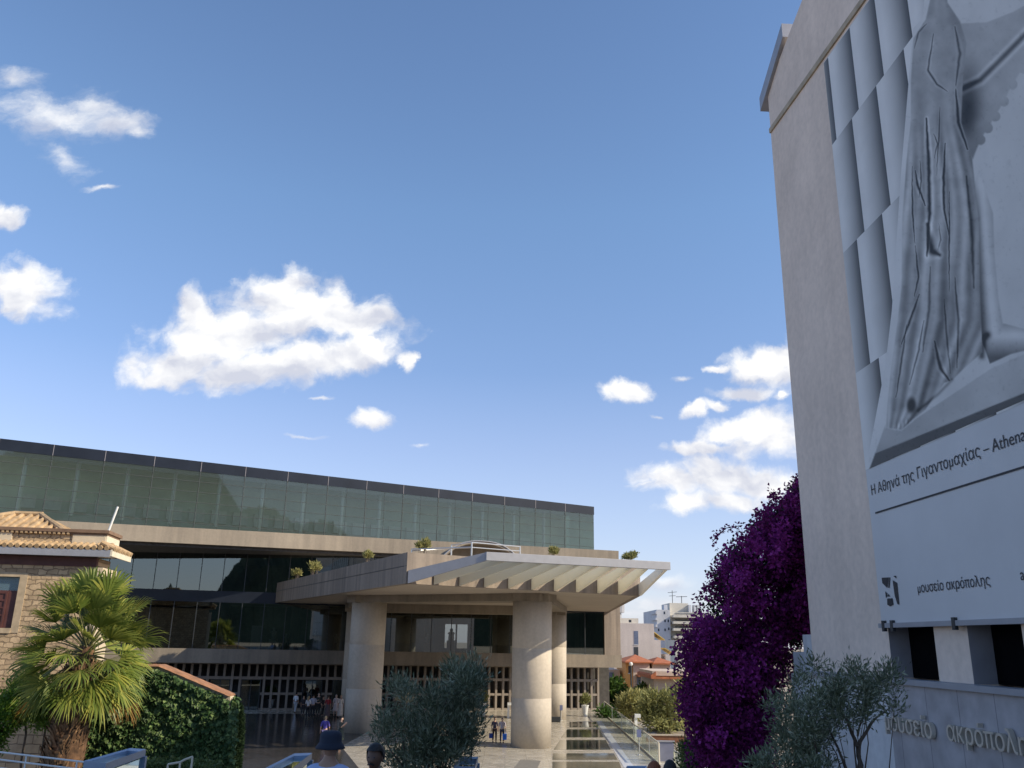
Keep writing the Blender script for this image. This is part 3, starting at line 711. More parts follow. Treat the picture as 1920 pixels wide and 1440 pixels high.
# columns and the beams they carry
cols = [((-10.17, 64.9), 1.27), ((1.62, 57.9), 1.28), ((4.05, 78.2), 1.15), ((-13.3, 79.6), 1.15)]
for (x, y), r in cols:
    prof = [(r, 0), (r, 2.88), (r-.015, 2.9), (r-.015, 2.92), (r, 2.94), (r, 5.88), (r-.015, 5.9), (r-.015, 5.92), (r, 5.94), (r, 8.83)]
    MB().lathe((x, y, .0), prof, 56).build('column', M['conc_col'], mus, smooth=True)
def beam(p, q, w, z0, z1):
    p, q = np.array(p), np.array(q); d = (q-p)/np.linalg.norm(q-p); nn = np.array([-d[1], d[0]])*w/2; p = p-d*w*.5; q = q+d*w*.5
    return MB().prism([p-nn, q-nn, q+nn, p+nn], z0, z1).build('canopy_beam', M['conc'], mus)
beam(cols[0][0], cols[1][0], 2.35, 8.83, ZB); beam(cols[1][0], cols[2][0], 2.3, 8.832, ZB-.002)
beam(cols[2][0], (-13.3, 79.6), 2.2, 8.60, ZB-.004); beam((-13.3, 79.6), cols[0][0], 2.25, 8.834, ZB-.003)
# curved roof light on the canopy terrace
b = MB(); a0 = at(795, 1040, 72.); a1 = at(1012, 1040, 75.); zt_ = at(905, 1012, 72.)[2]
n = 20; prof = []
for i in range(n+1):
    t = i/n; x = a0+(a1-a0)*t; h = (1-abs(2*t-.98)**2.6)
    prof.append((x[0], x[1], 10.3+max(0, h)*(zt_-10.3)+.05))
inner = [(q[0], q[1], max(10.31, q[2]-.22)) for q in prof]
dv = np.array([-.26, .966, 0])*4.5
V = prof+inner+[tuple(np.array(q)+dv) for q in prof]+[tuple(np.array(q)+dv) for q in inner]
k = n+1; Fq = []
for i in range(n):
    Fq += [(i, i+1, k+i+1, k+i), (i, 2*k+i, 2*k+i+1, i+1), (k+i, k+i+1, 3*k+i+1, 3*k+i), (2*k+i, 3*k+i, 3*k+i+1, 2*k+i+1)]
b.add(V, Fq); MB().tube([np.array(q)-dv*.01 for q in prof], .045, 6).build('roof_light_rim', M['alu'], mus)
b.build('curved_roof_light', M['conc'], mus, smooth=False)
MB().extrude([np.array(q)+dv*.5 for q in inner], dv*.05).build('roof_light_wall', M['conc'], mus)
# terrace railing on the canopy
rl = MB()
P = [at(x, y, Y) for x, y, Y in ((770, 1031, 55), (846, 1035, 62), (884, 1035, 61), (845, 1018, 62), (884, 1018, 61), (972, 1025, 63), (960, 1035, 63))]
def vrail(x, y0, y1, Y, r=.05):
    a = at(x, y0, Y); c = at(x, y1, Y); rl.tube([(a[0], a[1], 10.3), (a[0], a[1], c[2])], r, 8); return np.array([a[0], a[1], c[2]])
t0 = vrail(846, 1040, 1022, 58); t1 = vrail(884, 1040, 1017, 53); t2 = vrail(975, 1040, 1025, 60); t3 = vrail(772, 1036, 1030, 56)
rl.tube([t1, t2], .035); rl.tube([t1-np.array([0, 0, .3]), t2-np.array([0, 0, .3])], .03); rl.tube([t0, t1], .03)
rl.tube([t3, t1-np.array([0, 0, .30])], .05); rl.tube([t3-np.array([0, 0, .1]), t0-np.array([0, 0, .22])], .04)
rt = thing('terrace_railing', (t0[0], t0[1], 10.3), 'pale tubular railing standing on the canopy terrace before the curved roof light', 'railing')
rl.build('tube_frame', M['steel'], rt)

# things seen through the glass
def exhibit(x, y0, y1, wpx, label, bust=True, back=2.5, mat='marble'):
    B = fac(0, -back); a = onplane(x, y0, B, FN); t = onplane(x, y1, B, FN); w = wpx*a[1]/FPX
    z0 = 5.0; zt = max(z0+.6, t[2])
    th = thing('statue_on_plinth' if bust else 'display_slab', (a[0], a[1], z0), label, 'statue' if bust else 'display slab', 'exhibits behind the museum windows')
    if bust:
        hp = (zt-z0)*.52
        MB().box((a[0]-w*.45, a[1]-w*.45, z0), (a[0]+w*.45, a[1]+w*.45, z0+hp)).build('plinth', M['int_wall'], th)
        s_ = (zt-z0-hp)
        MB().lathe((a[0], a[1], z0+hp), [(w*.30, 0), (w*.34, s_*.2), (w*.30, s_*.45), (w*.42, s_*.62), (w*.16, s_*.72), (w*.2, s_*.84), (w*.16, s_*.95), (w*.04, s_)], 14).build('torso', M[mat], th, smooth=True)
    else:
        o = MB().box((a[0]-w/2, a[1]-.1, z0), (a[0]+w/2, a[1]+.1, zt)).build('slab', M[mat], th)
exhibit(479, 1212, 1173, 18, 'tall pale slab standing behind the lower museum window left of the columns', False)
exhibit(511, 1212, 1176, 14, 'light statue on a plinth just right of the tall pale slab')
exhibit(415, 1212, 1192, 8, 'small pale bust on a low plinth left of the tall pale slab')
exhibit(535, 1212, 1188, 9, 'small marble bust two places right of the tall pale slab')
exhibit(590, 1212, 1180, 7, 'slim statue standing left of the left entrance column behind glass')
exhibit(629, 1212, 1188, 9, 'square headed statue on a thin plinth beside the left entrance column')
exhibit(801, 1222, 1188, 13, 'bowl shaped marble head on a plinth under the canopy, left of the bright rear window', True, 2.5, 'marble')
exhibit(845, 1222, 1178, 16, 'dark robed statue outlined against the bright rear window', True, 9, 'int_dark')
exhibit(1056, 1222, 1182, 6, 'slim pale statue behind the glass right of the rear column')

# ------------------------------------------------------------------ banner building on the right
d_ = ray(870, 1204); WW = np.array([d_[0], d_[1], 0]); WW /= np.linalg.norm(WW); WN = np.array([-WW[1], WW[0], 0]); WB = -WN*8.6
def wp(x, y, out=0.): return onplane(x, y, WB+WN*out, WN)
def ws(x, y, out=0.): q = wp(x, y, out); return float((q-WB) @ WW), float(q[2])
def wpt(s, z, out=0.): return WB+WW*s+WN*out+np.array([0, 0, z])
SF = np.mean([ws(1446, 250)[0], ws(1497, 900)[0], ws(1519, 1180)[0]])
S0 = -4.0; RD = -WN
bld = thing('banner_building', wpt(SF, 0), 'tall pale stucco building at right carrying a huge museum banner, dark openings below', 'building')
def wbox(b, s0, s1, o0, o1, z0, z1, mi=0):
    return b.prism([wpt(s0, 0, o0)[:2], wpt(s1, 0, o0)[:2], wpt(s1, 0, o1)[:2], wpt(s0, 0, o1)[:2]], z0, z1, mi)
zr0 = ws(1441, 165)[1]; s1_, zr1 = ws(1504, 0)
sl = (zr1-zr0)/(s1_-SF)
zo1 = ws(1700, 1164)[1]; zo0 = ws(1700, 1272)[1]
openings = []
for xa, xb in ((1664, 1749), (1812, 1914)):
    openings.append((ws(xb, 1170)[0], ws(xa, 1170)[0]))
pit = openings[0][1]-openings[1][1]
for k in range(2, 4): openings.append((openings[0][0]-pit*k, openings[0][1]-pit*k))
b = MB()
edges = [SF]
for a, c in openings: edges += [c, a]
edges.append(S0)
for i in range(0, len(edges), 2): wbox(b, edges[i+1], edges[i], 0, -.7, zo0-.02, zo1)
sm = s1_-3.5; zm = zr0+sl*(sm-SF)
top = [wpt(SF, zo1), wpt(SF, zr0), wpt(sm, zm), wpt(S0, zm), wpt(S0, zo1)]
b.extrude(top, RD*.7)
wbox(b, S0, SF-.001, -.702, -14, -.3, zr0-.3)     # body of the building behind its front wall
b.prism([(11.3, SF+.3), (26, SF+.3), (26, 30), (11.3, 30)], -.3, 17.7)     # unseen rear block, added to cast shade on the ivy wall
b.build('wall', M['stucco'], bld)
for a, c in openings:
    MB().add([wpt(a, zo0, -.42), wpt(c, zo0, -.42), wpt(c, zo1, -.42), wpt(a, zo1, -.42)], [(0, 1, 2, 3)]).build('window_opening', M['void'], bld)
    b = MB(); b.add([wpt(c-.002, zo0, -.002), wpt(c-.002, zo0, -.42), wpt(c-.002, zo1, -.42), wpt(c-.002, zo1, -.002)], [(0, 1, 2, 3)]); b.build('window_reveal', plain('grey_reveal', (.30, .30, .33), .7, .1), bld)
za, zb_ = ws(1446, 246), ws(1600, 30)
b = MB(); slc = (zb_[1]-za[1])/(zb_[0]-za[0]); sE = zb_[0]-6
b.extrude([wpt(SF, za[1]-.05, .0), wpt(SF, za[1]+.1, .0), wpt(sE, za[1]+.1+slc*(sE-SF)), wpt(sE, za[1]-.05+slc*(sE-SF))], WN*.05); b.build('wall_moulding', M['ochre_trim'], bld)
ga, gb_ = ws(1444, 178), ws(1484, 50)
b = MB(); b.extrude([wpt(SF+.02, ga[1]-.15, .1), wpt(SF+.02, ga[1]+.32, .1), wpt(gb_[0], gb_[1]+.45, .1), wpt(gb_[0], gb_[1]-.0, .1)], WW*0+RD*.35)
for vv_ in range(len(b.v)):
    q = np.array(b.v[vv_]); b.v[vv_] = tuple(q+WW*.42)
b.build('roof_gutter', M['zinc'], bld)
# low sign wall in front
zl = ws(1690, 1271)[1]
lw = thing('sign_wall', wpt(SF, 0, .2), 'low grey stone panel wall with raised museum lettering under the banner', 'wall')
sC = ws(1690, 1290)[0]
wbox(MB(), S0, sC, .28, .0, -.3, zl-.10).build('stone_cladding', M['cladding'], lw)
wbox(MB(), sC+.002, SF+.9, .24, .001, -.3, zl-.10).build('white_plinth', M['stucco2'], lw)
wbox(MB(), S0, SF+.02, .36, .0, zl-.098, zl).build('ledge', M['alu'], lw)
b = MB(); z1 = ws(1500, 1190)[1]; z2 = ws(1485, 1222)[1]
wbox(b, SF+.002, SF+.55, .0, -3, -.3, z1); wbox(b, SF+.55, SF+1.3, -.002, -3, -.3, z2)
b.build('stepped_end', M['stucco2'], lw)
def wall_text(body, xa, ya, xb, yb, out, mat, parent, ext=.02, name='lettering', bold=0.0, fit=None, zscale=1.0):
    """letters on the banner wall plane: baseline from (xa, ya) to (xb, yb) as surveyed"""
    Vf, _ = text_mesh(fit or body, 1.0, 0, bold); w0, w1 = Vf[:, 0].min(), Vf[:, 0].max()
    sa, z_a = ws(xa, ya, out); sb, z_b = ws(xb, yb, out); k = (sa-sb)/(w1-w0); zz = (z_a+z_b)/2
    b = MB()
    for i, ch in enumerate(body):
        if ch == ' ': continue
        Vp, _ = text_mesh(body[:i+1], 1.0, 0, bold); V, Fs = text_mesh(ch, 1.0, 0.0, bold); dx = Vp[:, 0].max()-V[:, 0].max()
        b.add([wpt(sa-(v[0]+dx-w0)*k, zz+v[1]*k*zscale, out) for v in V], Fs)
    return b.build(name, mat, parent)
def wall_letters(body, xa, ya, xb, yb, out, mat, parent, ext, bold, fit):
    Vf, _ = text_mesh(fit, 1.0, 0, bold); w0, w1 = Vf[:, 0].min(), Vf[:, 0].max()
    sa, z_a = ws(xa, ya, out); sb, z_b = ws(xb, yb, out); k = (sa-sb)/(w1-w0); zz = (z_a+z_b)/2
    for i, ch in enumerate(body):
        Vp, _ = text_mesh(body[:i+1], 1.0, 0, bold); V, Fs = text_mesh(ch, 1.0, ext, bold); dx = Vp[:, 0].max()-V[:, 0].max()
        b = MB(); b.add([wpt(sa-(v[0]+dx-w0)*k, zz+v[1]*k, out+v[2]) for v in V], Fs); b.build('letter', mat, parent)
wall_letters('μουσείο', 1664, 1370, 1752, 1383, .34, M['letter'], lw, .04, .004, 'μουσείο')
wall_letters('ακρόπολης', 1781, 1390, 1914, 1413, .34, M['letter'], lw, .04, .004, 'ακρόπολ')

# ------------------------------------------------------------------ banner
PO = .12
ban = thing('museum_banner', wpt(SF, 8, PO), 'huge grey and white printed banner with a draped statue and Greek lettering', 'banner')
pb = [(1548, 108), (1648, 1171)]
sL = np.mean([ws(1548, 113, PO)[0], ws(1590, 560, PO)[0], ws(1648, 1165, PO)[0]]); zPb = ws(1700, 1167, PO)[1]
zPt = ws(1548, 112, PO)[1]; zmz = za[1]
def ztop(s): return zPt
b = MB(); zT2 = zPt+slc*(S0+2-sL)
b.extrude([wpt(sL, zPb, PO), wpt(S0+2, zPb, PO), wpt(S0+2, zT2, PO), wpt(sL, zPt, PO)], -WN*.03); b.build('canvas', M['paper'], ban)
b = MB(); wbox(b, S0+2, sL+.05, PO+.05, PO-.1, zPb-.09, zPb-.002); b.build('bottom_bar', M['alu'], ban)
b = MB()
for x in (1676, 1793, 1660): s_, _ = ws(x, 1168, PO); wbox(b, s_-.05, s_+.05, PO+.06, PO+.0, zPb-.16, zPb+.05)
b.build('bracket', M['darkmetal'], ban)
class PR:
    def __init__(s): s.b = MB(); s.b.c = []
    def poly(s, pts, c, lv=1):
        V = [wp(x, y, PO+.004*lv) for x, y in pts]; s.b.add(V, [tuple(range(len(V)))]); s.b.c += [c]*len(V) if not isinstance(c, list) else c
    def sz(s, pts, cs, lv=1):
        s.b.add([wpt(a, z, PO+.004*lv) for a, z in pts], [tuple(range(len(pts)))]); s.b.c += cs
    def strip(s, left, right, cl, cr, lv, n=1):
        k = len(left)
        for i in range(k-1):
            s.poly([left[i], right[i], right[i+1], left[i+1]], [cl[i] if isinstance(cl, list) else cl, cr[i] if isinstance(cr, list) else cr, cr[i+1] if isinstance(cr, list) else cr, cl[i+1] if isinstance(cl, list) else cl], lv)
    def line(s, pts, w, c, lv):
        for (x0, y0), (x1, y1), w0, w1 in zip(pts[:-1], pts[1:], w[:-1], w[1:]):
            dx, dy = x1-x0, y1-y0; l = math.hypot(dx, dy)+1e-6; nx, ny = -dy/l, dx/l
            s.poly([(x0-nx*w0, y0-ny*w0), (x1-nx*w1, y1-ny*w1), (x1+nx*w1, y1+ny*w1), (x0+nx*w0, y0+ny*w0)], c, lv)
G = lambda v: (v*1.36, v*1.33, v*1.27)
# column drums: shaded flutes, printed in grey
pr = PR()
zrow = [zPt, ws(1562, 270, PO)[1], ws(1580, 476, PO)[1], ws(1605, 700, PO)[1], ws(1634, 877, PO)[1]]
e0 = ws(1592, 42, PO)[0]; e1 = ws(1640, 0, PO)[0]; fl = e0-e1
for r in range(-5, 4):
    if r >= 0: zt_r, zb_r = zrow[r], zrow[r+1]
    else: zt_r, zb_r = zPt+(-r)*(zrow[0]-zrow[1]), zPt+(-r-1)*(zrow[0]-zrow[1])
    shift = {0: 0.0, 1: ws(1592, 232, PO)[0]-ws(1600, 232, PO)[0]+0.02, 2: 0, 3: -.25*fl}.get(r, 0.3*fl)
    for k in range(-1, 8):
        sr = e0-fl*k+(.30*fl if r == 1 else .62*fl if r == 2 else .30*fl if r == 3 else 0)
        sl_ = sr+fl
        nst = 10
        for j in range(nst):
            a = sl_-(sl_-sr)*j/nst; c_ = sl_-(sl_-sr)*(j+1)/nst
            if a > sL: a = sL
            if c_ > sL: continue
            f = lambda t: .56 if t < .2 else .56-.535*((t-.2)/.8)**1.25
            ca, cc = G(max(.05, f(j/nst))), G(max(.05, f((j+1)/nst)))
            lim = lambda s: min(zt_r, zPt+slc*(s-sL)-.02)
            if lim(a) <= zb_r or lim(c_) <= zb_r: continue
            pr.sz([(a, zb_r), (c_, zb_r), (c_, lim(c_)), (a, lim(a))], [ca, cc, cc, ca], 1)
pr.b.build('printed_columns', M['print'], ban)
# the printed picture right of the columns: a generic draped marble figure, printed in soft greys
def vnoise(x, y, f, seed=0):
    x, y = x*f, y*f; xi, yi = np.floor(x), np.floor(y); fx, fy = x-xi, y-yi; fx = fx*fx*(3-2*fx); fy = fy*fy*(3-2*fy)
    h = lambda a, c: np.modf(np.abs(np.sin(a*127.1+c*311.7+seed*74.7)*43758.5453))[0]
    return (h(xi, yi)*(1-fx)+h(xi+1, yi)*fx)*(1-fy)+(h(xi, yi+1)*(1-fx)+h(xi+1, yi+1)*fx)*fy
def fbm(x, y, f, o=4, seed=0): return sum(vnoise(x, y, f*2**i, seed+i)*.5**i for i in range(o))/1.9
def segd(X, Y, pts):
    d = np.full(X.shape, 1e9); T = np.zeros(X.shape); n = len(pts)-1
    for i, ((x0, y0), (x1, y1)) in enumerate(zip(pts[:-1], pts[1:])):
        dx, dy = x1-x0, y1-y0; t = np.clip(((X-x0)*dx+(Y-y0)*dy)/(dx*dx+dy*dy+1e-9), 0, 1); q = np.hypot(X-x0-t*dx, Y-y0-t*dy)
        m_ = q < d; d = np.where(m_, q, d); T = np.where(m_, (i+t)/n, T)
    return d, T
def softin(X, Y, poly, w=1.2):
    d, _ = segd(X, Y, list(poly)+[poly[0]]); ins = inpoly(np.stack([X.ravel(), Y.ravel()], 1), poly).reshape(X.shape)
    return np.clip(.5+np.where(ins, d, -d)/(2*w), 0, 1)
def figure(X, Y):
    over = lambda a, c, m_: a*(1-m_)+c*m_
    base = .50+.05*fbm(X, Y, .01)-.00012*(X-1700)
    # cloak held out to the right, with a scalloped hem
    hem = [(1824, 298), (1838, 262), (1852, 240), (1866, 218), (1882, 190), (1898, 158), (1918, 128), (1940, 90), (1990, 20), (2060, -60)]
    cl = [(1782, 60), (1800, 44), (1850, 42), (1900, 22), (1950, -6), (2060, -90)]+hem[::-1]+[(1806, 262), (1797, 200)]
    mc_ = softin(X, Y, cl, 1.5)
    for hx, hy in hem[1:-2]: mc_ = np.maximum(mc_, np.clip((10.5-np.hypot(X-hx, Y-hy))/1.5, 0, 1))
    dh, th = segd(X, Y, [(1790, 120), (1850, 150), (1930, 60), (2040, -60)])
    c = .37+.10*fbm(X, Y, .03, 4, 3)-.34*np.exp(-(np.hypot((X-1812)/26., (Y-205)/70.))**2)-.16*np.clip((Y-(300-1.15*(X-1780)))/80., 0, 1)
    d1, _ = segd(X, Y, [(1800, 168), (1838, 150), (1880, 108), (1925, 62), (2020, -30)]); c = c-.22*np.exp(-(d1/5)**2)+.10*np.exp(-((d1-8)/4)**2)
    base = over(base, c, mc_)
    # leg and foot set back to the right
    leg = [(1836, 320), (1862, 400), (1864, 470), (1872, 560), (1880, 606), (1925, 618), (2060, 612), (2060, 646), (1950, 650), (1895, 664), (1856, 682), (1842, 640), (1800, 420)]
    dl, tl = segd(X, Y, [(1838, 330), (1846, 430), (1856, 540), (1866, 628), (1960, 630)])
    c = .50-.0085*np.clip(dl-3, 0, 40)+.05*fbm(X, Y, .04, 4, 9)-.20*np.exp(-((X-1826-.05*(Y-300))/9.)**2)*np.clip((Y-340)/60, 0, 1)*np.clip((660-Y)/40, 0, 1)
    base = over(base, c, softin(X, Y, leg, 1.4))
    dk_, _ = segd(X, Y, [(1841, 668), (1843, 636), (1852, 628)]); base = base-.34*np.exp(-(dk_/6)**2)
    # robe
    robe = [(1748, -80), (1744, 0), (1736, 36), (1713, 72), (1708, 150), (1708, 225), (1700, 300), (1692, 410), (1690, 540), (1683, 600), (1671, 690), (1664, 760), (1662, 802), (1690, 806), (1712, 786), (1735, 768), (1770, 718), (1786, 712), (1808, 690), (1842, 660), (1838, 560), (1836, 420), (1822, 290), (1802, 230), (1806, 140), (1812, 80), (1800, 40), (1776, 4), (1786, -80)]
    yk = [-80, 0, 72, 225, 410, 600, 760, 806]; la = np.interp(Y, yk, [1748, 1744, 1713, 1708, 1692, 1683, 1664, 1662]); ra = np.interp(Y, yk, [1786, 1776, 1812, 1802, 1836, 1839, 1770, 1716])
    t = (X-la)/(ra-la+1e-6); wv = .05*fbm(X, Y, .012, 3, 5)+.03*np.sin(Y*.013)
    c = .44+.06*np.sin((t+wv)*40)*np.clip((Y-200)/120, 0, 1)+.05*np.sin((t+wv)*17+1)*np.clip((Y-120)/100, .2, 1)-.12*np.abs(t-.42)**1.5+.10*(fbm(X, Y, .05, 5, 11)-.5)
    c = c-.10*np.exp(-((t-.62)/.10)**2)*np.clip((Y-470)/90, 0, 1)-.05
    for pts, w_, a in STROKES:
        d, tt = segd(X+2.2*(fbm(X, Y, .09, 3, 21)-.5), Y, pts); ww = w_*(.35+.65*np.sin(np.pi*np.clip(tt, .04, .96)))
        ww = ww*.8; c = c-1.25*a*np.exp(-(d/ww)**2)+.22*a*np.exp(-((d-ww*2.2)/(ww*1.1))**2)
    base = over(base, c, softin(X, Y, robe, 1.3))
    # plinth
    pl1 = [(1660, 796), (1690, 806), (1716, 786), (1860, 690), (2080, 596), (2080, 690), (1920, 737), (1641, 850)]
    base = over(base, .36+.08*fbm(X, Y, .02, 4, 4)+.06*np.clip((X-1640)/250, 0, 1), softin(X, Y, pl1)*(1-softin(X, Y, [(1662, 740), (1660, 802), (1690, 808), (1712, 790), (1726, 770), (1715, 740)], 1.5)))
    base = over(base, .15+.03*fbm(X, Y, .02, 3, 2), softin(X, Y, [(1630, 880), (1641, 850), (1920, 737), (2080, 690), (2080, 708), (1920, 752)]))
    d, _ = segd(X, Y, [(1722, 770), (1760, 738), (1785, 712)]); base = base-.18*np.exp(-(d/3)**2)
    ft = np.exp(-(np.hypot((X-1709)/9., (Y-760)/15.))**4); base = base*(1-ft)+.05*ft
    for k in range(4):
        d = np.hypot((X-1678-k*7)/4., (Y-801+k*3)/5.); base = base+.07*np.exp(-d**2)-.12*np.exp(-(np.hypot((X-1681.5-k*7)/1.4, (Y-800+k*3)/6.))**2)
    base = base-.05*np.clip(fbm(X, Y, .16, 3, 31)-.62, 0, 1)*4
    return np.clip(1.62*np.clip(base, .03, .7)**1.75, .015, .62)
STROKES = [([(1737, 222), (1741, 300), (1743, 400), (1738, 480)], 4.0, .36), ([(1738, 420), (1746, 470), (1762, 478)], 8, .30), ([(1750, 64), (1740, 132), (1757, 158), (1776, 171)], 2.2, .22), ([(1790, 50), (1800, 100), (1792, 160)], 3, .16),
 ([(1710, 312), (1711, 400), (1715, 455)], 1.6, .30), ([(1716, 320), (1721, 350), (1735, 385)], 2.4, .30), ([(1772, 268), (1769, 330), (1770, 392), (1779, 440)], 2.4, .32), ([(1780, 360), (1780, 450), (1779, 545)], 1.5, .28), ([(1716, 460), (1722, 520), (1714, 556)], 1.8, .24),
 ([(1724, 552), (1706, 602), (1690, 645)], 2.4, .26), ([(1792, 168), (1797, 230), (1814, 280)], 3, .26), ([(1752, 640), (1763, 690), (1782, 716)], 3, .30), ([(1700, 610), (1690, 680), (1680, 745)], 2, .20), ([(1732, 600), (1722, 660), (1705, 722)], 2, .22), ([(1790, 520), (1797, 600), (1794, 690)], 2.5, .18),
 ([(1762, 200), (1760, 262), (1756, 330)], 1.4, .22), ([(1750, 250), (1758, 270), (1752, 296)], 1.6, .22), ([(1725, 300), (1727, 340), (1722, 372)], 1.5, .2), ([(1760, 420), (1764, 450), (1758, 470)], 1.5, .18), ([(1812, 330), (1822, 430), (1826, 540)], 4, .14), ([(1744, 500), (1742, 580), (1730, 660)], 3, .14), ([(1770, 560), (1776, 640), (1782, 700)], 2, .16), ([(1714, 90), (1722, 60), (1737, 45)], 2, .16)]
lowl = lambda x: 878-(x-1632)*.444
na, nb_ = 230, 430
aa = np.concatenate([np.linspace(0, .62, 185), np.linspace(.63, 1, na-185)])
b = MB(); b.c = []
for j in range(nb_):
    tb = j/(nb_-1); xl = float(np.interp(-90+974*tb, [-90, 40, 60, 330, 600, 700, 800, 850, 884], [1742, 1730, 1712, 1690, 1672, 1660, 1640, 1630, 1629]))
    xs_ = xl+(2070-xl)*aa; ys_ = -90+(lowl(xs_)+90)*tb; zz_ = figure(xs_[None, :], ys_[None, :])[0]
    for x_, y_, z_ in zip(xs_, ys_, zz_): b.v.append(tuple(wp(x_, y_, PO+.008))); b.c.append(G(z_))
for j in range(nb_-1):
    for i in range(na-1):
        b.f.append((j*na+i, (j+1)*na+i, (j+1)*na+i+1, j*na+i+1)); b.mi.append(0)
b.build('printed_figure', M['print'], ban)
wall_text('Η Αθηνά της Γιγαντομαχίας – Athena of the Gigantomachy', 1634, 925, 1839, 860, PO+.012, M['ink'], ban, .001, fit='Η Αθηνά της Γιγαντομαχίας')
b = MB(); r0 = ws(1642, 962, PO); 
b.extrude([wpt(r0[0], r0[1]-.018, PO+.011), wpt(S0+3, r0[1]-.018, PO+.011), wpt(S0+3, r0[1]+.018, PO+.011), wpt(r0[0], r0[1]+.018, PO+.011)], WN*.001); b.build('rule', M['ink'], ban)
wall_text('μουσείο ακρόπολης', 1721, 1111, 1857, 1098, PO+.012, M['ink'], ban, .001)
wall_text('acropolis museum', 1914, 1088, 2080, 1070, PO+.012, M['ink'], ban, .001)
b = MB()
def lg(pts): b.extrude([wp(1620+x/5.54, 1040+y/5.54, PO+.011) for x, y in pts], WN*.001)
lg([(183, 240), (255, 236), (248, 300), (240, 345), (190, 295)]); lg([(262, 236), (272, 236), (262, 345), (252, 345)]); lg([(304, 222), (332, 218), (334, 246)])
lg([(297, 265), (342, 292), (365, 520), (345, 510), (318, 420)]); lg([(219, 380), (240, 400), (238, 436), (228, 450)]); lg([(250, 405), (272, 434), (245, 436)])
lg([(240, 456), (295, 452), (304, 520), (272, 538), (242, 520)])
b.build('emblem', M['ink'], ban)
#@@PART3
# ------------------------------------------------------------------ plants
def limb(b, p, q, r0, r1, wob=.08, n=5):
    p, q = np.array(p, float), np.array(q, float); l = np.linalg.norm(q-p)
    pts = [p+(q-p)*t+(rng.normal(size=3)*wob*l*(0 if t in (0, 1) else 1)*.4) for t in np.linspace(0, 1, n)]
    b.tube(pts, list(np.linspace(r0, r1, n)), 7); return pts
def tree_from_outline(name, poly, Y, dY, base, label, cat, leafm, nleaf, k, rpx, llen, lwid, trunk_r, nlimb, group=None, squash=1.0, up=.5, trunkm='bark'):
    P, C3 = sub_px(poly, nleaf, Y, dY, k, rpx, squash)
    t = thing(name, base, label, cat, group)
    dirs = (P-C3); dirs /= np.linalg.norm(dirs, axis=1, keepdims=True)+1e-9; dirs[:, 2] += up
    leafmesh('crown', P, llen, lwid, M[leafm], t, dirs, jitter=.5)
    b = MB(); base = np.array(base, float); cc = np.unique(C3.round(3), axis=0); cen_ = cc.mean(0)
    fork = base+(cen_-base)*.35; limb(b, base, fork, trunk_r, trunk_r*.8, .05)
    pick = cc[rng.permutation(len(cc))[:nlimb]]
    for q in pick:
        mid = fork+(q-fork)*.5+rng.normal(size=3)*.08*np.linalg.norm(q-fork)
        limb(b, fork, mid, trunk_r*.5, trunk_r*.28, .06, 4); limb(b, mid, q, trunk_r*.28, trunk_r*.08, .08, 4)
    b.build('trunk', M[trunkm], t); return t

# fan palm
PY = 33.0
pc = at(165, 1212, PY); pb_ = at(124, 1450, PY); pb0 = np.array([pb_[0]-.35, PY, 0.0])
palm = thing('palm_tree', pb0, 'sunlit fan palm with a shaggy brown trunk before the rubble stone house', 'palm tree')
b = MB(); pts = [pb0+(pc-pb0)*t+np.array([.25*math.sin(t*3), 0, 0])*(1-t) for t in np.linspace(0, 1, 9)]
b.tube(pts, [.44, .50, .55, .57, .55, .48, .38, .30, .25], 14)
b.build('trunk', M['palmbark'], palm)
b = MB()
for i in range(900):                                       # old leaf bases
    t = rng.random()*.86; a = rng.random()*2*math.pi; q = pb0+(pc-pb0)*t; r = np.interp(t, [0, .3, .6, 1], [.44, .56, .52, .3])
    o_ = np.array([math.cos(a), math.sin(a), 0]); s_ = np.array([-math.sin(a), math.cos(a), 0]); w = .06+.10*rng.random(); h = .20+.32*rng.random()
    p0 = q+o_*r*.93; out = .06+.26*rng.random(); tw = rng.normal()*.25
    tip = p0+o_*out+np.array([0, 0, h])+s_*tw*h
    b.add([p0-s_*w, p0+s_*w, tip+s_*w*.5, tip-s_*w*.5, p0+o_*.05-s_*w*.2], [(0, 1, 2, 3), (0, 4, 3), (4, 1, 2)], 0)
b.build('leaf_bases', M['boot'], palm)
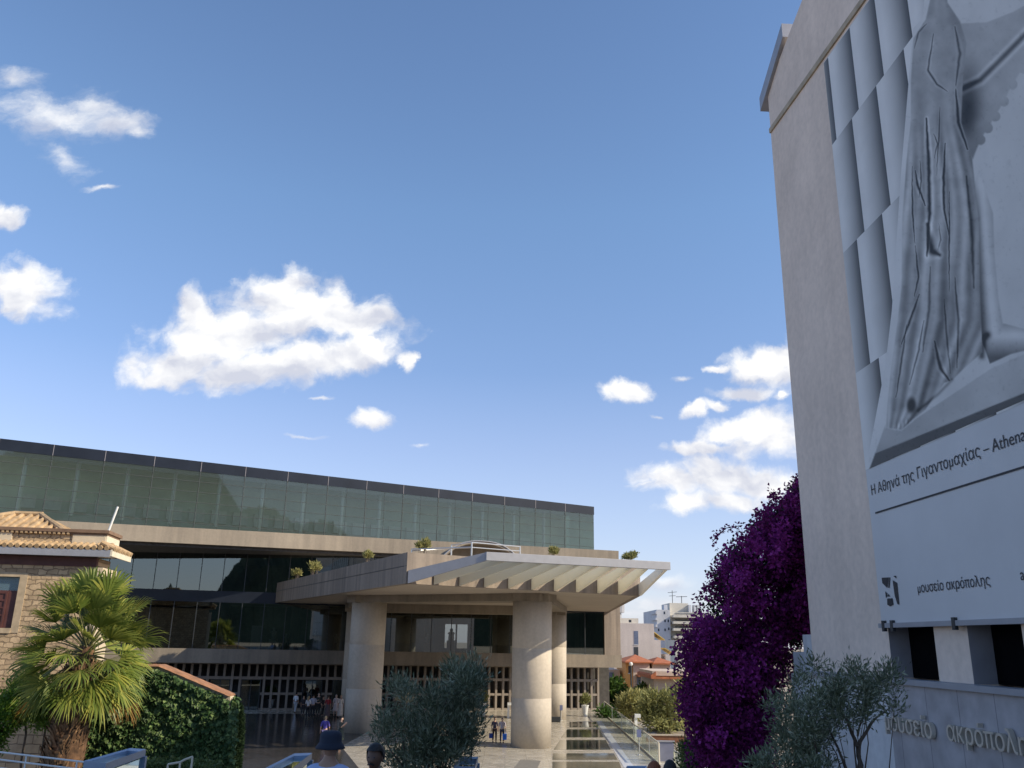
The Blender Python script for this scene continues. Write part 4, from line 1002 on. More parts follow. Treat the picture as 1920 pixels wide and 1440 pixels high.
def fan(bl, bs, c, d, plen, rad, droop, nseg=34, spread=2.5):
    d = d/np.linalg.norm(d); up = np.array([0, 0, 1.0])
    s_ = np.cross(d, up); s_ /= np.linalg.norm(s_)+1e-9; n_ = np.cross(s_, d)
    roll = rng.normal()*.5; s_, n_ = s_*math.cos(roll)+n_*math.sin(roll), n_*math.cos(roll)-s_*math.sin(roll)
    q = [c+d*plen*t-up*droop*plen*.35*t*t for t in (0, .35, .7, 1)]
    bs.tube(q, [.035, .028, .022, .018], 5)
    tip = q[-1]; ax = (q[-1]-q[-2]); ax /= np.linalg.norm(ax)
    for k in range(nseg):
        a = (k/(nseg-1)-.5)*spread*1.0; l = rad*(1-.28*abs(a/ (spread*.5))**2)*(.9+.2*rng.random())
        dr = ax*math.cos(a)+s_*math.sin(a)+n_*(.18*abs(math.sin(a))+.05*(k % 2)); dr /= np.linalg.norm(dr)
        wv = np.cross(dr, n_); wv /= np.linalg.norm(wv)+1e-9; w0 = rad*spread/nseg*.40
        p0, p1 = tip, tip+dr*l*.55; dg = up*(droop*.10*l+.05*l); p1 = p1-dg*.4
        bend = .25+.5*rng.random()*droop+.15
        p2 = p1+dr*l*.30-up*l*.22*bend*.6+wv*rng.normal()*.02; p3 = p2+dr*l*.22-up*l*.22*bend*1.4+wv*rng.normal()*.04
        bl.add([p0-wv*.01, p0+wv*.01, p1+wv*w0, p1-wv*w0, p2+wv*w0*.55, p2-wv*w0*.55, p3], [(0, 1, 2, 3), (3, 2, 4, 5), (5, 4, 6)])
bl, bs, bd = MB(), MB(), MB()
GR = math.pi*(3-math.sqrt(5)); NL = 62
for k in range(NL):
    t = (k+.5)/NL; el = 1.35-2.05*t**1.05; a = k*GR
    d = np.array([math.cos(a)*math.cos(el), math.sin(a)*math.cos(el), math.sin(el)])
    droop = max(0.05, .05+.62*t)
    c = pc+np.array([0, 0, .25-.9*t])+np.array([d[0], d[1], 0])*.18
    fan(bl, bs, c, d, (1.05+.75*rng.random())*(1-.35*t*t), (1.15+.30*rng.random())*(1-.18*t), droop, 30)
for k in range(3):
    a = [-.25, .2, 3.3][k]; el = -.55-.2*rng.random()
    d = np.array([math.cos(a)*math.cos(el), math.sin(a)*math.cos(el), math.sin(el)])
    fan(bd, bs, pc+np.array([0, 0, -.4])+np.array([d[0], d[1], 0])*.3, d, 1.35+.3*rng.random(), .75, 1.0, 22, 1.2)
bl.build('crown', M['palmleaf'], palm); bs.build('leaf_stems', M['palmstem'], palm); bd.build('dead_fronds', M['deadleaf'], palm)

# olive trees in the foreground
o1 = [(730,1318),(742,1300),(752,1276),(760,1300),(785,1302),(800,1280),(806,1262),(818,1290),(838,1275),(852,1238),(866,1222),(880,1236),(893,1226),(900,1250),(897,1300),(900,1340),(884,1395),(868,1415),(846,1428),(826,1460),(745,1460),(724,1430),(718,1380),(720,1340)]
tree_from_outline('olive_tree', o1, 15.0, .9, (at(800, 1440, 15)[0], 15, gz(0, 15)), 'dense grey green olive tree standing before the right entrance column', 'olive tree', 'olive', 17000, 80, 17, .10, .022, .06, 22, up=1.0)
o2 = [(1432,1350),(1455,1300),(1490,1270),(1515,1243),(1535,1252),(1560,1268),(1590,1258),(1612,1246),(1630,1262),(1660,1252),(1682,1262),(1688,1300),(1680,1340),(1640,1345),(1600,1350),(1585,1372),(1560,1400),(1550,1460),(1425,1460),(1412,1420),(1436,1390)]
t = tree_from_outline('olive_tree', o2, 11.5, .8, (at(1600, 1440, 11.5)[0], 11.5, gz(0, 11.5)), 'loose olive tree with bare lower branches before the grey lettered wall', 'olive tree', 'olive', 12000, 75, 17, .075, .018, .035, 22, up=.7)
b = MB()
for (x0, y0, x1, y1, r) in ((1618, 1470, 1608, 1400, .035), (1608, 1400, 1585, 1345, .026), (1608, 1400, 1640, 1348, .024), (1640, 1348, 1668, 1328, .012), (1585, 1345, 1560, 1310, .014), (1590, 1450, 1570, 1400, .022), (1570, 1400, 1545, 1340, .016), (1608, 1380, 1625, 1310, .014)):
    limb(b, at(x0, y0, 11.4), at(x1, y1, 11.5), r, r*.65, .05, 5)
b.build('branches', M['bark'], t)

# bougainvillea tumbling past the far end of the banner building
bp = [(1500,914),(1480,930),(1458,948),(1442,960),(1416,980),(1396,996),(1384,1018),(1368,1030),(1352,1060),(1342,1100),(1336,1130),(1318,1160),(1300,1180),(1290,1205),(1286,1240),(1284,1275),(1288,1320),(1298,1360),(1302,1400),(1306,1470),(1436,1470),(1440,1400),(1452,1330),(1470,1270),(1480,1228),(1496,1196),(1540,1188),(1548,1050),(1540,910)]
by = 24.6
bo = thing('bougainvillea', (at(1420, 1440, by)[0], by, 0), 'huge dark magenta bougainvillea cascading beside the banner building', 'bougainvillea')
P, C3 = sub_px(bp, 46000, by, 1.2, 330, 14)
C0 = at(1430, 1200, by); dn = P-C3; dn /= np.linalg.norm(dn, axis=1, keepdims=True)+1e-9
leafmesh('blossoms', P, .105, .085, M['boug'], bo, dn, jitter=.7)
P, C3 = sub_px(bp, 16000, by+.7, .9, 420, 16)
leafmesh('leaves', P, .12, .07, M['boug_leaf'], bo, None)
P, C3 = sub_px([(1450, 1010), (1500, 945), (1545, 940), (1552, 1190), (1500, 1200), (1465, 1260)], 9000, by+.6, .8, 160, 15)
leafmesh('shaded_blossoms', P, .12, .09, M['boug'], bo, None)
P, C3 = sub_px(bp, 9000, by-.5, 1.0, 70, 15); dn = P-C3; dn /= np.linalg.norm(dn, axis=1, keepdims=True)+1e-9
leafmesh('highlight_blossoms', P, .11, .09, M['boug_light'], bo, dn, jitter=.7)  # lighter bracts over the outer clumps, highlights put into the colour
# stray sprays reaching out against the sky
b = MB(); SP = []
for pts in ([(1392, 985), (1362, 990), (1345, 1003), (1336, 1016)], [(1440, 950), (1452, 930), (1445, 922)], [(1342, 1080), (1330, 1072)], [(1318, 1160), (1308, 1120), (1322, 1104), (1332, 1098)], [(1300, 1185), (1282, 1200), (1270, 1215), (1262, 1222)], [(1290, 1210), (1274, 1232), (1264, 1248)], [(1288, 1236), (1272, 1252), (1262, 1262)], [(1480, 915), (1492, 898), (1498, 890)]):
    q = [at(x, y, by) for x, y in pts]; b.tube(q, .012, 5)
    for i in range(len(q)-1):
        for t in np.linspace(0, 1, 26): SP.append(q[i]+(q[i+1]-q[i])*t+rng.normal(size=3)*.055)
b.build('stems', M['bark'], bo); leafmesh('sprays', np.array(SP), .10, .075, M['boug'], bo)

# ivy clad wall beside the house, with a sloping tiled coping
IY = 36.0
def ip(x, y, Y=IY): return at(x, y, Y)
iw = thing('ivy_wall', ip(300, 1440)*np.array([1, 1, 0]), 'garden wall smothered in dark ivy under a sloping terracotta coping', 'wall')
topl = [(140, 1250), (300, 1250), (432, 1306)]
b = MB(); pl = [ip(140, 1250), ip(300, 1250), ip(432, 1306)]; e0_, e1_ = pl[0].copy(), pl[-1].copy(); e0_[2] = 0; e1_[2] = 0
b.extrude(pl+[e1_, e0_], (0, .5, 0)); b.build('wall', M['plaster'], iw)
b = MB()
for i in range(2):
    a, c = pl[i]-np.array([0, .18, 0]), pl[i+1]-np.array([0, .18, 0]); n_ = 10 if i == 0 else 16
    for k in range(n_):
        p0 = a+(c-a)*k/n_; p1 = a+(c-a)*(k+.97)/n_; z = np.array([0, 0, .015+.004*(k % 3)])
        b.hexa([p0+z, p1+z, p1+z+np.array([0, .86, 0]), p0+z+np.array([0, .86, 0])], [p0+z+np.array([0, .12, .07]), p1+z+np.array([0, .12, .07]), p1+z+np.array([0, .74, .07]), p0+z+np.array([0, .74, .07])])
b.build('coping', M['coping'], iw)
ipoly = [(140, 1252), (300, 1254), (428, 1308), (436, 1330), (440, 1470), (140, 1470)]
q = samp(ipoly, 12000); q[:, 1] += rng.normal(size=len(q))*1.0
dep = -.07-.16*rng.random(len(q))-.09*np.sin(q[:, 0]*.11+np.sin(q[:, 1]*.07)*2)*np.sin(q[:, 1]*.13)
P = np.array([ip(x, y) for x, y in q]); P[:, 1] += dep
E_ = ip(436, 1308); zz = rng.random(1500)*E_[2]; P = np.vstack([P, np.stack([E_[0]+.02+.12*rng.random(1500), IY-.1+.6*rng.random(1500), zz], 1)])
nrm = np.tile(np.array([[.25, -.8, .55]]), (len(P), 1)); drs = np.tile(np.array([[0, -.35, -.9]]), (len(P), 1))
leafmesh('ivy', P, .17, .15, M['ivy'], iw, drs, jitter=.45, normals=nrm)
def topiary(px, ytop, wpx, Y, label):
    c = at(px, ytop, Y); r = wpx*Y/FPX/2; h = c[2]
    t = thing('clipped_bush', (c[0], Y, 0), label, 'bush')
    n_ = 9000; z = h*rng.random(n_)**.8; a = rng.random(n_)*2*math.pi
    rr = r*np.clip(np.sqrt(np.clip(1-(z/h)**5, 0, 1)), .0, 1)*(.90+.12*rng.random(n_)); P = np.stack([c[0]+rr*np.cos(a), Y+rr*np.sin(a), z], 1)
    leafmesh('crown', P, .11, .05, M['hedge'], t, np.stack([np.cos(a), np.sin(a), .8+0*a], 1), jitter=.4)
    MB().lathe((c[0], Y, 0), [(r*.86, 0), (r*.86, h*.7), (r*.62, h*.9), (r*.1, h*.96)], 18).build('inner_growth', M['hedge'], t); return t
topiary(443, 1318, 36, 38, 'tall clipped dark green bush with a rounded top at the end of the ivy wall')
topiary(415, 1338, 40, 36.9, 'clipped dark bush pressed against the shaded end of the ivy wall')
hp = samp([(262, 1428), (300, 1422), (345, 1426), (405, 1432), (420, 1470), (255, 1470)], 4200)
P = np.array([at(x, y, 25.5) for x, y in hp]); P[:, 1] += rng.random(len(P))*1.1-.5
hd = thing('low_hedge', at(335, 1440, 25.5)*np.array([1, 1, 0])+np.array([0, 0, gz(0, 25.5)]), 'low yellow green hedge in front of the ivy wall', 'hedge')
leafmesh('leaves', P, .09, .05, M['hedge2'], hd)
b = MB(); c = at(335, 1455, 25.5); b.box((c[0]-1.2, 25.2, gz(0, 25.5)), (c[0]+1.2, 25.9, c[2])); b.build('stems', M['hedge'], hd)

# lemon trees at the left edge, before the garden wall
def small_tree(name, px, ybase, Y, ctr, rpx, label, leafm, n_, k, llen, lw, group=None, z0=None, cat='tree', tr=.05, cr=.22):
    cb_ = at(ctr[0], ctr[1], Y); base = at(px, ybase, Y); z0 = base[2] if z0 is None else z0
    base = np.array([base[0], Y, z0]); rad = (rpx[0]*Y/FPX, rpx[0]*Y/FPX*.8, rpx[1]*Y/FPX)
    t = thing(name, base, label, cat, group)
    P, C3, cc = ell_clumps(cb_, rad, k, n_, cr*min(rad)); d = P-cb_
    d /= np.linalg.norm(d, axis=1, keepdims=True)+1e-9; d[:, 2] += .3
    leafmesh('crown', P, llen, lw, M[leafm], t, d, jitter=.6)
    b = MB(); limb(b, base, cb_-np.array([0, 0, rad[2]*.4]), tr, tr*.75, .03)
    for q in cc[:14]: limb(b, cb_-np.array([0, 0, rad[2]*.5]), q, tr*.5, tr*.12, .08, 4)
    b.build('trunk', M['bark'], t); return t
small_tree('lemon_tree', 52, 1418, 34.5, (50, 1312), (46, 42), 'bright green lemon tree with a thin dark trunk before the garden wall', 'citrus', 5200, 60, .13, .07, 'lemon trees', 0.0)
small_tree('lemon_tree', 83, 1418, 35.0, (92, 1325), (30, 32), 'smaller lemon tree whose crown meets the palm skirt', 'citrus', 3000, 40, .13, .07, 'lemon trees', 0.0)
small_tree('lemon_tree', 4, 1420, 33.0, (4, 1345), (30, 52), 'shaded lemon tree cut by the left edge of the picture', 'citrus', 4200, 50, .13, .07, 'lemon trees', 0.0)

# ------------------------------------------------------------------ stone house
M['oldsur'] = plain('old_stone_surround', (.42, .33, .22), .85, .2)
M['brown'] = plain('brown_moulding', (.20, .125, .08), .8, .2)
HP = R_(9); hc = at(188, 1100, 40.0); hroot = np.array([hc[0], hc[1], 0.0])
hou = thing('stone_house', hroot, 'old rubble stone house with a tiled parapet roof and grey gutter behind the palm', 'house', None, HP)
hz_ = lambda y: float(at(188, y-1, 40.0)[2])
zg0, zg1, zt0, za1, zc1 = hz_(1047), hz_(1034), hz_(1022), hz_(1001), hz_(995)
LW = -16.0
def hb_(name, mat, lo, hi, **kw): return MB().box(lo, hi).build(name, mat, hou, world=False, **kw)
wz0, wz1 = hz_(1182), hz_(1087); wx1 = -((188-52)*40/FPX)-.05; wx0 = wx1-1.9
b = MB(); b.box((LW, 0, 0), (wx0, 2.3, zg0)); b.box((wx1, .0, 0), (-.35, 2.3, zg0)); b.box((wx0, .001, wz1), (wx1, 2.3, zg0-.001)); b.box((wx0, .001, 0), (wx1, 2.3, wz0)); b.box((wx0, .35, wz0), (wx1, 2.2, wz1))
b.build('wall', M['stone'], hou, world=False)
b = MB(); b.box((wx1, -.03, wz0-.2), (wx1+.32, .25, wz1+.18)); b.box((wx0-.3, -.031, wz1), (wx1-.001, .3, wz1+.2)); b.box((wx0-.3, -.06, wz0-.22), (wx1-.002, .3, wz0)); b.build('window_surround', M['oldsur'], hou, world=False)
b = MB(); b.box((wx0, .18, wz1-.62), (wx1, .22, wz1-.02), 1); b.box((wx0, .10, wz0), (wx1, .16, wz1-.68), 0)
for k in range(5): b.box((wx0, .06, wz0+.2+k*.32), (wx1-.5, .1, wz0+.27+k*.32), 0)
b.box((wx0, .12, wz1-.68), (wx1, .24, wz1-.6), 0); b.box((wx1-.5, .05, wz0), (wx1-.42, .12, wz1-.68), 0)
b.build('window', [M['redwood'], M['booth_glass']], hou, world=False)
hb_('frieze', M['redwood'], (LW, -.05, zg0-.42), (-.30, .2, zg0-.002))
b = MB(); b.box((-.36, -.02, 0), (0, 2.3, zg0-.44)); b.build('corner_stones', M['plaster'], hou, world=False)
b = MB(); b.prism([(LW, -.62), (.38, -.62), (.38, -.5), (LW, -.5)], zg0, zg1); b.box((LW, -.5, zg0+.02), (.37, .4, zg1-.06)); o = b.build('gutter', M['zinc'], hou, world=False)
b = MB(); b.prism([(.381, -.6), (.46, -.6), (.46, 2.7), (.381, 2.7)], [zg0+.04, zg0+.04, zg0+.04, zg0+.04], [zg1+.02]*4); b.build('bargeboard', M['cream'], hou, world=False)
# eave tiles: one row of half round ends
b = MB(); x = LW
while x < .35:
    b.tube([(x, -.66, zg1+.07), (x, .15, zg1+.30)], .105, 8); x += .27
b.build('eave_tiles', M['tile'], hou, world=False)
b = MB(); y = -.5
while y < 2.5:
    b.tube([(.52, y, zg1+.05), (-.1, y, zg1+.34)], .105, 8); y += .27
b.box((-.2, -.4, zg1-.02), (.36, 2.6, zg1+.12)); b.build('side_tiles', M['tile'], hou, world=False)
# attic wall with pilasters, cornice and the hip roof behind
b = MB(); b.box((LW, .15, zg1), (-.30, 2.2, za1-.003)); b.build('attic_wall', M['stone'], hou, world=False)
for x0, x1 in ((-1.55, -.12), (-5.0, -4.15), (-9.5, -8.7)): MB().box((x0, .08, zg1), (x1, .6, za1-.004)).build('pilaster', M['plaster'], hou, world=False)
b = MB(); b.box((-.119, .12, zg1), (-.06, 2.2, za1-.004)); b.build('side_plaster', M['cream'], hou, world=False)
b = MB(); b.box((LW, -.02, za1), (.02, 2.3, zc1)); b.box((LW, .05, za1-.09), (-.05, 2.2, za1-.002)); b.build('cornice', M['brown'], hou, world=False)
b = MB(); x = LW
while x < -1.8: b.box((x, .0, za1-.10), (x+.10, .16, za1-.003)); x += .2
b.build('dentil_course', M['tile'], hou, world=False)
ap = at(76, 966, 43.0); cs, sn = math.cos(-HP), math.sin(-HP); apl = np.array([(ap[0]-hroot[0])*cs-(ap[1]-hroot[1])*sn, (ap[0]-hroot[0])*sn+(ap[1]-hroot[1])*cs, ap[2]])
rx = 2.55; bz = zc1-.02; y0, y1 = apl[1]-2.4, apl[1]+2.4; x0, x1 = apl[0]-4.0, apl[0]+2.0
b = MB(); b.add([(x0, y0, bz), (x1, y0, bz), (x1, y1, bz), (x0, y1, bz), (apl[0]-1.2, apl[1], apl[2]-.04), (apl[0], apl[1], apl[2]-.04)], [(0, 1, 5, 4), (1, 2, 5), (2, 3, 4, 5), (3, 0, 4)])
k = 0
for t in np.linspace(0, 1, 16):                          # cover tiles up the slopes
    p = np.array([x0+(x1-x0)*t, y0, bz+.03]); tt = min(1, t/.55) if t < .55 else (1-t)/.45; s_ = .12+.88*min(1, tt*1.0)
    topx = np.array([np.clip(p[0], apl[0]-1.2, apl[0]), apl[1], apl[2]]); q = p+(np.array([p[0], apl[1], apl[2]])-p)*min(1, (p[0]-x0)/max(.1, apl[0]-1.2-x0) if p[0] < apl[0]-1.2 else (x1-p[0])/max(.1, x1-apl[0]) if p[0] > apl[0] else 1)
    b.tube([p, q], .10, 6)
for t in np.linspace(.05, .95, 14):
    p = np.array([x1, y0+(y1-y0)*t, bz+.03]); f = 1-abs(2*t-1); q = p+(np.array([apl[0], p[1], apl[2]])-p)*f; b.tube([p, q], .10, 6)
b.tube([(x1, y0, bz+.06), (apl[0], apl[1], apl[2]+.05)], .13, 7); b.tube([(x0, y0, bz+.06), (apl[0]-1.2, apl[1], apl[2]+.05)], .13, 7); b.tube([(apl[0]-1.2, apl[1], apl[2]+.05), (apl[0]+.1, apl[1], apl[2]+.05)], .13, 7)
b.build('hip_roof', M['tile'], hou, world=False)
pz = float(at(213, 948, 40)[2]); MB().tube([(-.1, .3, zc1-.02), (.15, .3, pz)], .05, 8).build('roof_pole', M['whitemetal'], hou, world=False)
# garden wall under the house
gw = thing('garden_wall', (at(60, 1440, 38)[0], 37.2, 0), 'sunlit low wall of large brown stones behind the lemon trees', 'wall')
gz1 = float(at(60, 1332, 37.2)[2]); MB().box((hroot[0]-16, 37.2, 0), (hroot[0]+1.5, 37.7, gz1)).build('stonework', M['stone_g'], gw)
# white rails of the ramp at lower left
rl = thing('ramp_railing', (at(20, 1440, 26)[0], 26, gz(0, 26)), 'thin white metal railing in the lower left corner behind the palm trunk', 'railing')
b = MB(); rr = [(-40, 1405.5, 26.3), (100, 1422, 25.2), (160, 1429, 24.8)]
P3 = [at(*q) for q in rr]
for dz in (0, -.19, -.40): b.tube([q+np.array([0, 0, dz]) for q in P3], .025, 6)
for t in (.25, .65, 1.3): 
    q = P3[0]+(P3[1]-P3[0])*t; b.tube([q, (q[0], q[1], gz(0, q[1]))], .025, 6)
b.build('rails', M['whitemetal'], rl)
hr = thing('hedge_handrail', at(340, 1440, 24)*np.array([1, 1, 0])+np.array([0, 0, gz(0, 24)]), 'short cream handrail frame standing in the low hedge', 'handrail')
b = MB(); q = [at(315, 1433, 24), at(338, 1429, 24), at(347, 1424, 24), at(361, 1419, 24)]; b.tube(q, .03, 6)
for i in (0, 1, 3): b.tube([q[i], (q[i][0], q[i][1], gz(0, 24))], .028, 6)
b.build('tube_frame', M['cream'], hr)

# ------------------------------------------------------------------ terrace shrubs and planters
def shrub(px, ytop, ybot, wpx, Y, label, leafm='sage', n_=700):
    base = at(px, ybot, Y); top = at(px, ytop, Y); h = (top[2]-base[2])*.88; r = wpx*Y/FPX/2*.85
    t = thing('terrace_shrub', (base[0], Y, 10.3), label, 'shrub', 'shrubs on the canopy terrace')
    c = np.array([base[0], Y, base[2]+h*.55]); P, C3, cc = ell_clumps(c, (r*.85, r*.7, h*.42), 26, n_, r*.14, .3)
    d = P-np.array([base[0], Y, base[2]-h*.3]); leafmesh('crown', P, .26, .085, M[leafm], t, d/np.linalg.norm(d, axis=1, keepdims=True), jitter=.4)
    b = MB()
    for q in cc[:9]: limb(b, (base[0], Y, 10.3), q, .03, .01, .05, 4)
    b.build('stems', M['bark'], t)
shrub(556, 1068, 1081, 19, 74.5, 'smallest pale shrub near the far end of the canopy parapet')
shrub(589, 1052, 1074, 27, 70.5, 'round pale shrub second from the far end of the canopy parapet')
shrub(688, 1034, 1050, 20, 59.5, 'thin upright shrub halfway up the sloping canopy parapet')
shrub(793, 1011, 1033, 28, 56.0, 'bushy yellow green shrub beside the white terrace railing')
shrub(1039, 1026, 1042, 22, 70.0, 'small yellowish shrub before the roof parapet, right of the curved roof light')
shrub(1182, 1035, 1051, 34, 72.0, 'wide dark shrub against the sky at the right end of the canopy', 'sage2', 900)
def planter(px, ypot0, ypot1, wpx, ytop, wplant, label, leafm, mat):
    g0 = atz(px, ypot1, 0.0); Y = g0[1]; zp = float(at(px, ypot0, Y)[2]); zt = float(at(px, ytop, Y)[2]); r = wpx*Y/FPX/2; rp = wplant*Y/FPX/2
    t = thing('planter', (g0[0], Y, 0), label, 'planter', 'potted plants on the plaza')
    MB().lathe((g0[0], Y, 0), [(r*.55, 0), (r*.62, zp*.3), (r*.9, zp*.9), (r, zp*.93), (r, zp), (r*.85, zp), (r*.8, zp-.06)], 20).build('pot', M[mat], t, smooth=False)
    c = (g0[0], Y, (zp+zt)/2); P, C3, cc = ell_clumps(c, (rp*.85, rp*.85, (zt-zp)*.5), 30, 900, rp*.16, .3)
    leafmesh('plant', P, .2, .07, M[leafm], t, P-np.array([c[0], c[1], zp-.3]), jitter=.5)
planter(1097, 1322, 1343, 14, 1298, 20, 'tall tapering white planter with a round bush on the right walkway', 'sage2', 'whitemetal')
planter(905, 1318, 1344, 12, 1296, 16, 'white planter half hidden behind the dense olive tree', 'sage2', 'whitemetal')
planter(507, 1311, 1330, 12, 1285, 22, 'cream planter with a dark palm like plant beside the glass doors', 'green', 'whitemetal')

# ------------------------------------------------------------------ railings, signs and cases
gr = thing('glass_balustrade', g(1184, 1386), 'long clear glass balustrade along the right edge of the walkway', 'balustrade')
A_, B_ = g(1133, 1339), g(1236, 1434); n_ = 9
pr_ = MB(); top_ = np.array([0, 0, 1.12])
for k in range(n_):
    p, q = A_+(B_-A_)*(k+.02)/n_, A_+(B_-A_)*(k+.98)/n_
    b = MB(); b.add([p+[0, 0, .08], q+[0, 0, .08], q+top_, p+top_], [(0, 1, 2, 3)]); b.build('glass_pane', M['clear_glass'], gr)
b = MB(); b.tube([A_+top_, B_+top_], .04, 6); b.tube([A_+[0, 0, .06], B_+[0, 0, .06]], .05, 6); b.tube([B_, B_+top_], .05, 6); b.build('rail', M['cream'], gr)
for k in range(0, n_, 2):
    p = A_+(B_-A_)*k/n_; MB().tube([p, p+top_], .025, 6).build('post', M['steel'], gr)
g2 = thing('glass_balustrade', g(1300, 1436), 'short glass balustrade running out of the bottom of the picture beside the bougainvillea', 'balustrade')
A2, B2 = g(1265, 1452), g(1322, 1490); b = MB(); b.add([A2, B2, B2+top_, A2+top_], [(0, 1, 2, 3)]); b.build('glass_pane', M['clear_glass'], g2)
b = MB(); b.tube([A2+top_, B2+top_], .05, 6); b.tube([A2, A2+top_], .04, 6); b.build('rail', M['cream'], g2)
def post_sign(px, ybot, ytop, label, name='sign_post'):
    p = g(px, ybot); Y = p[1]; zt = float(at(px, ytop, Y)[2]); t = thing(name, p, label, 'sign')
    MB().lathe(p, [(.2, 0), (.2, .03), (.03, .05), (.03, zt-.3)], 10).build('pole', M['steel'], t)
    MB().box((p[0]-.13, Y-.03, zt-.42), (p[0]+.13, Y+.03, zt)).build('sign_plate', plain('blue_grey_sign', (.18, .20, .34), .5, .1), t)
post_sign(1052, 1351, 1322, 'slim pole with a small blue sign beside the rear entrance column')
post_sign(1199, 1416, 1368, 'slim post with a pale sign standing against the glass balustrade')
def camera_post(px, ybot, ytop, label):
    p = g(px, ybot); Y = p[1]; zt = float(at(px, ytop, Y)[2]); t = thing('camera_post', p, label, 'post')
    MB().box((p[0]-.09, Y-.09, 0), (p[0]+.09, Y+.09, zt)).build('post', M['whitemetal'], t)
    MB().box((p[0]-.09, Y-.3, zt), (p[0]+.3, Y+.1, zt+.22)).build('head', M['whitemetal'], t)
camera_post(1193, 1385, 1345, 'white camera post behind the glass balustrade before the trees')
p = g(953, 1347); camera_post(953, 1347, 1322, 'short white post between the two front columns')
p = g(1041, 1354); t = thing('equipment_box', p, 'low black box on the floor beside the rear column', 'box')
o = MB().box((p[0]-.42, p[1]-.2, 0.02), (p[0]+.42, p[1]+.2, .42)).build('case', M['darkmetal'], t); bevel(o, .03)

def booth(pts, z, label, panels=True):
    P = [atz(x, y, z) for x, y in pts]; c = sum(P)/4; zg_ = gz(0, c[1])
    t = thing('display_case', (c[0], c[1], zg_), label, 'display case', 'blue glass display cases along the ramp')
    ins = [q+(c-q)*.06 for q in P]
    for i in range(4):
        a, q = ins[i], ins[(i+1) % 4]
        MB().add([(a[0], a[1], zg_+.25), (q[0], q[1], zg_+.25), (q[0], q[1], z-.12), (a[0], a[1], z-.12)], [(0, 1, 2, 3)]).build('glass_pane', M['booth_glass'], t)
    b = MB()
    for q in P: 
        w = .035; b.box((q[0]-w, q[1]-w, zg_), (q[0]+w, q[1]+w, z-.10))
    b.prism(ins, zg_, zg_+.25); b.build('frame', M['alu_blue'], t)
    b = MB(); n_ = len(P)
    out = [q+(q-c)*.04 for q in P]
    for i in range(4):
        a, q, ai, qi = out[i], out[(i+1) % 4], P[i]+(c-P[i])*.14, P[(i+1) % 4]+(c-P[(i+1) % 4])*.14
        b.hexa([(a[0], a[1], z-.10), (q[0], q[1], z-.10), (qi[0], qi[1], z-.10), (ai[0], ai[1], z-.10)], [(a[0], a[1], z), (q[0], q[1], z), (qi[0], qi[1], z-.02), (ai[0], ai[1], z-.02)])
    b.build('lid_frame', M['alu_blue'], t)
    inn = [q+(c-q)*.15 for q in P]; MB().prism(inn, z-.09, z-.06).build('lid_glass', M['booth_glass'], t)
    if panels:
        q0, q1 = ins[3]+(c-ins[3])*.12, ins[2]+(c-ins[2])*.12
        for s0, s1, za_, zb2, mm in ((.08, .30, .55, .2, 'panel_blue'), (.36, .48, .5, .2, 'panel_green'), (.54, .95, .62, .2, 'paper')):
            a, e = q0+(q1-q0)*s0, q0+(q1-q0)*s1
            MB().extrude([(a[0], a[1], z-za_-.3), (e[0], e[1], z-za_-.3), (e[0], e[1], z-zb2), (a[0], a[1], z-zb2)], (0, .02, 0)).build('information_panel', M[mm], t)
M['alu_blue'] = plain('blue_grey_frame', (.26, .34, .46), .35, .08, metallic=.2)
M['panel_blue'] = plain('blue_panel', (.05, .09, .22), .5, .1); M['panel_green'] = plain('green_panel', (.12, .20, .14), .5, .1)
booth([(160, 1426), (243, 1403), (272, 1405), (200, 1430)], 4.62, 'blue framed glass display case beside the palm trunk')
booth([(500, 1439), (552, 1413), (584, 1412), (548, 1440)], 4.60, 'pale blue glass display case left of the man in the bucket hat')
booth([(852, 1436), (862, 1420), (896, 1419), (890, 1437)], 4.45, 'blue case glimpsed behind the foot of the dense olive tree')
booth([(1172, 1446), (1176, 1436), (1212, 1436), (1212, 1446)], 4.3, 'dark blue case at the bottom edge before the walkway', False)
hd_ = thing('hoarding_panel', g(1250, 1428), 'plain blue grey panel fence standing beyond the glass balustrade', 'fence')
a, c = g(1235, 1428), g(1264, 1428); zt = float(at(1250, 1391, a[1])[2]); MB().box((a[0], a[1], 0), (c[0], a[1]+.08, zt)).build('panel', plain('blue_grey_panel', (.17, .18, .25), .6, .1), hd_)
MB().box((a[0]-.05, a[1]-.05, zt), (c[0]+.05, a[1]+.13, zt+.06)).build('cap', M['alu'], hd_)
#@@PART4
# ------------------------------------------------------------------ people
def skin_mesh(J, Ed, Rd, root, subs=1):
    names = list(J); idx = {n: i for i, n in enumerate(names)}
    me = bpy.data.meshes.new('sk'); me.from_pydata([J[n] for n in names], [(idx[a], idx[b]) for a, b in Ed], [])
    o = bpy.data.objects.new('sk', me); COL.objects.link(o)
    o.modifiers.new('s', 'SKIN')
    sv = me.skin_vertices[0].data
    for n in names:
        r = Rd[n]; sv[idx[n]].radius = r if isinstance(r, tuple) else (r, r); sv[idx[n]].use_root = (n == root)
    md = o.modifiers.new('u', 'SUBSURF'); md.levels = subs; md.render_levels = subs
    bpy.context.view_layer.update()
    ev = o.evaluated_get(bpy.context.evaluated_depsgraph_get()); m2 = bpy.data.meshes.new_from_object(ev)
    V = [tuple(v.co) for v in m2.vertices]; Fs = [tuple(q.vertices) for q in m2.polygons]
    bpy.data.objects.remove(o); bpy.data.meshes.remove(me); bpy.data.meshes.remove(m2); return V, Fs
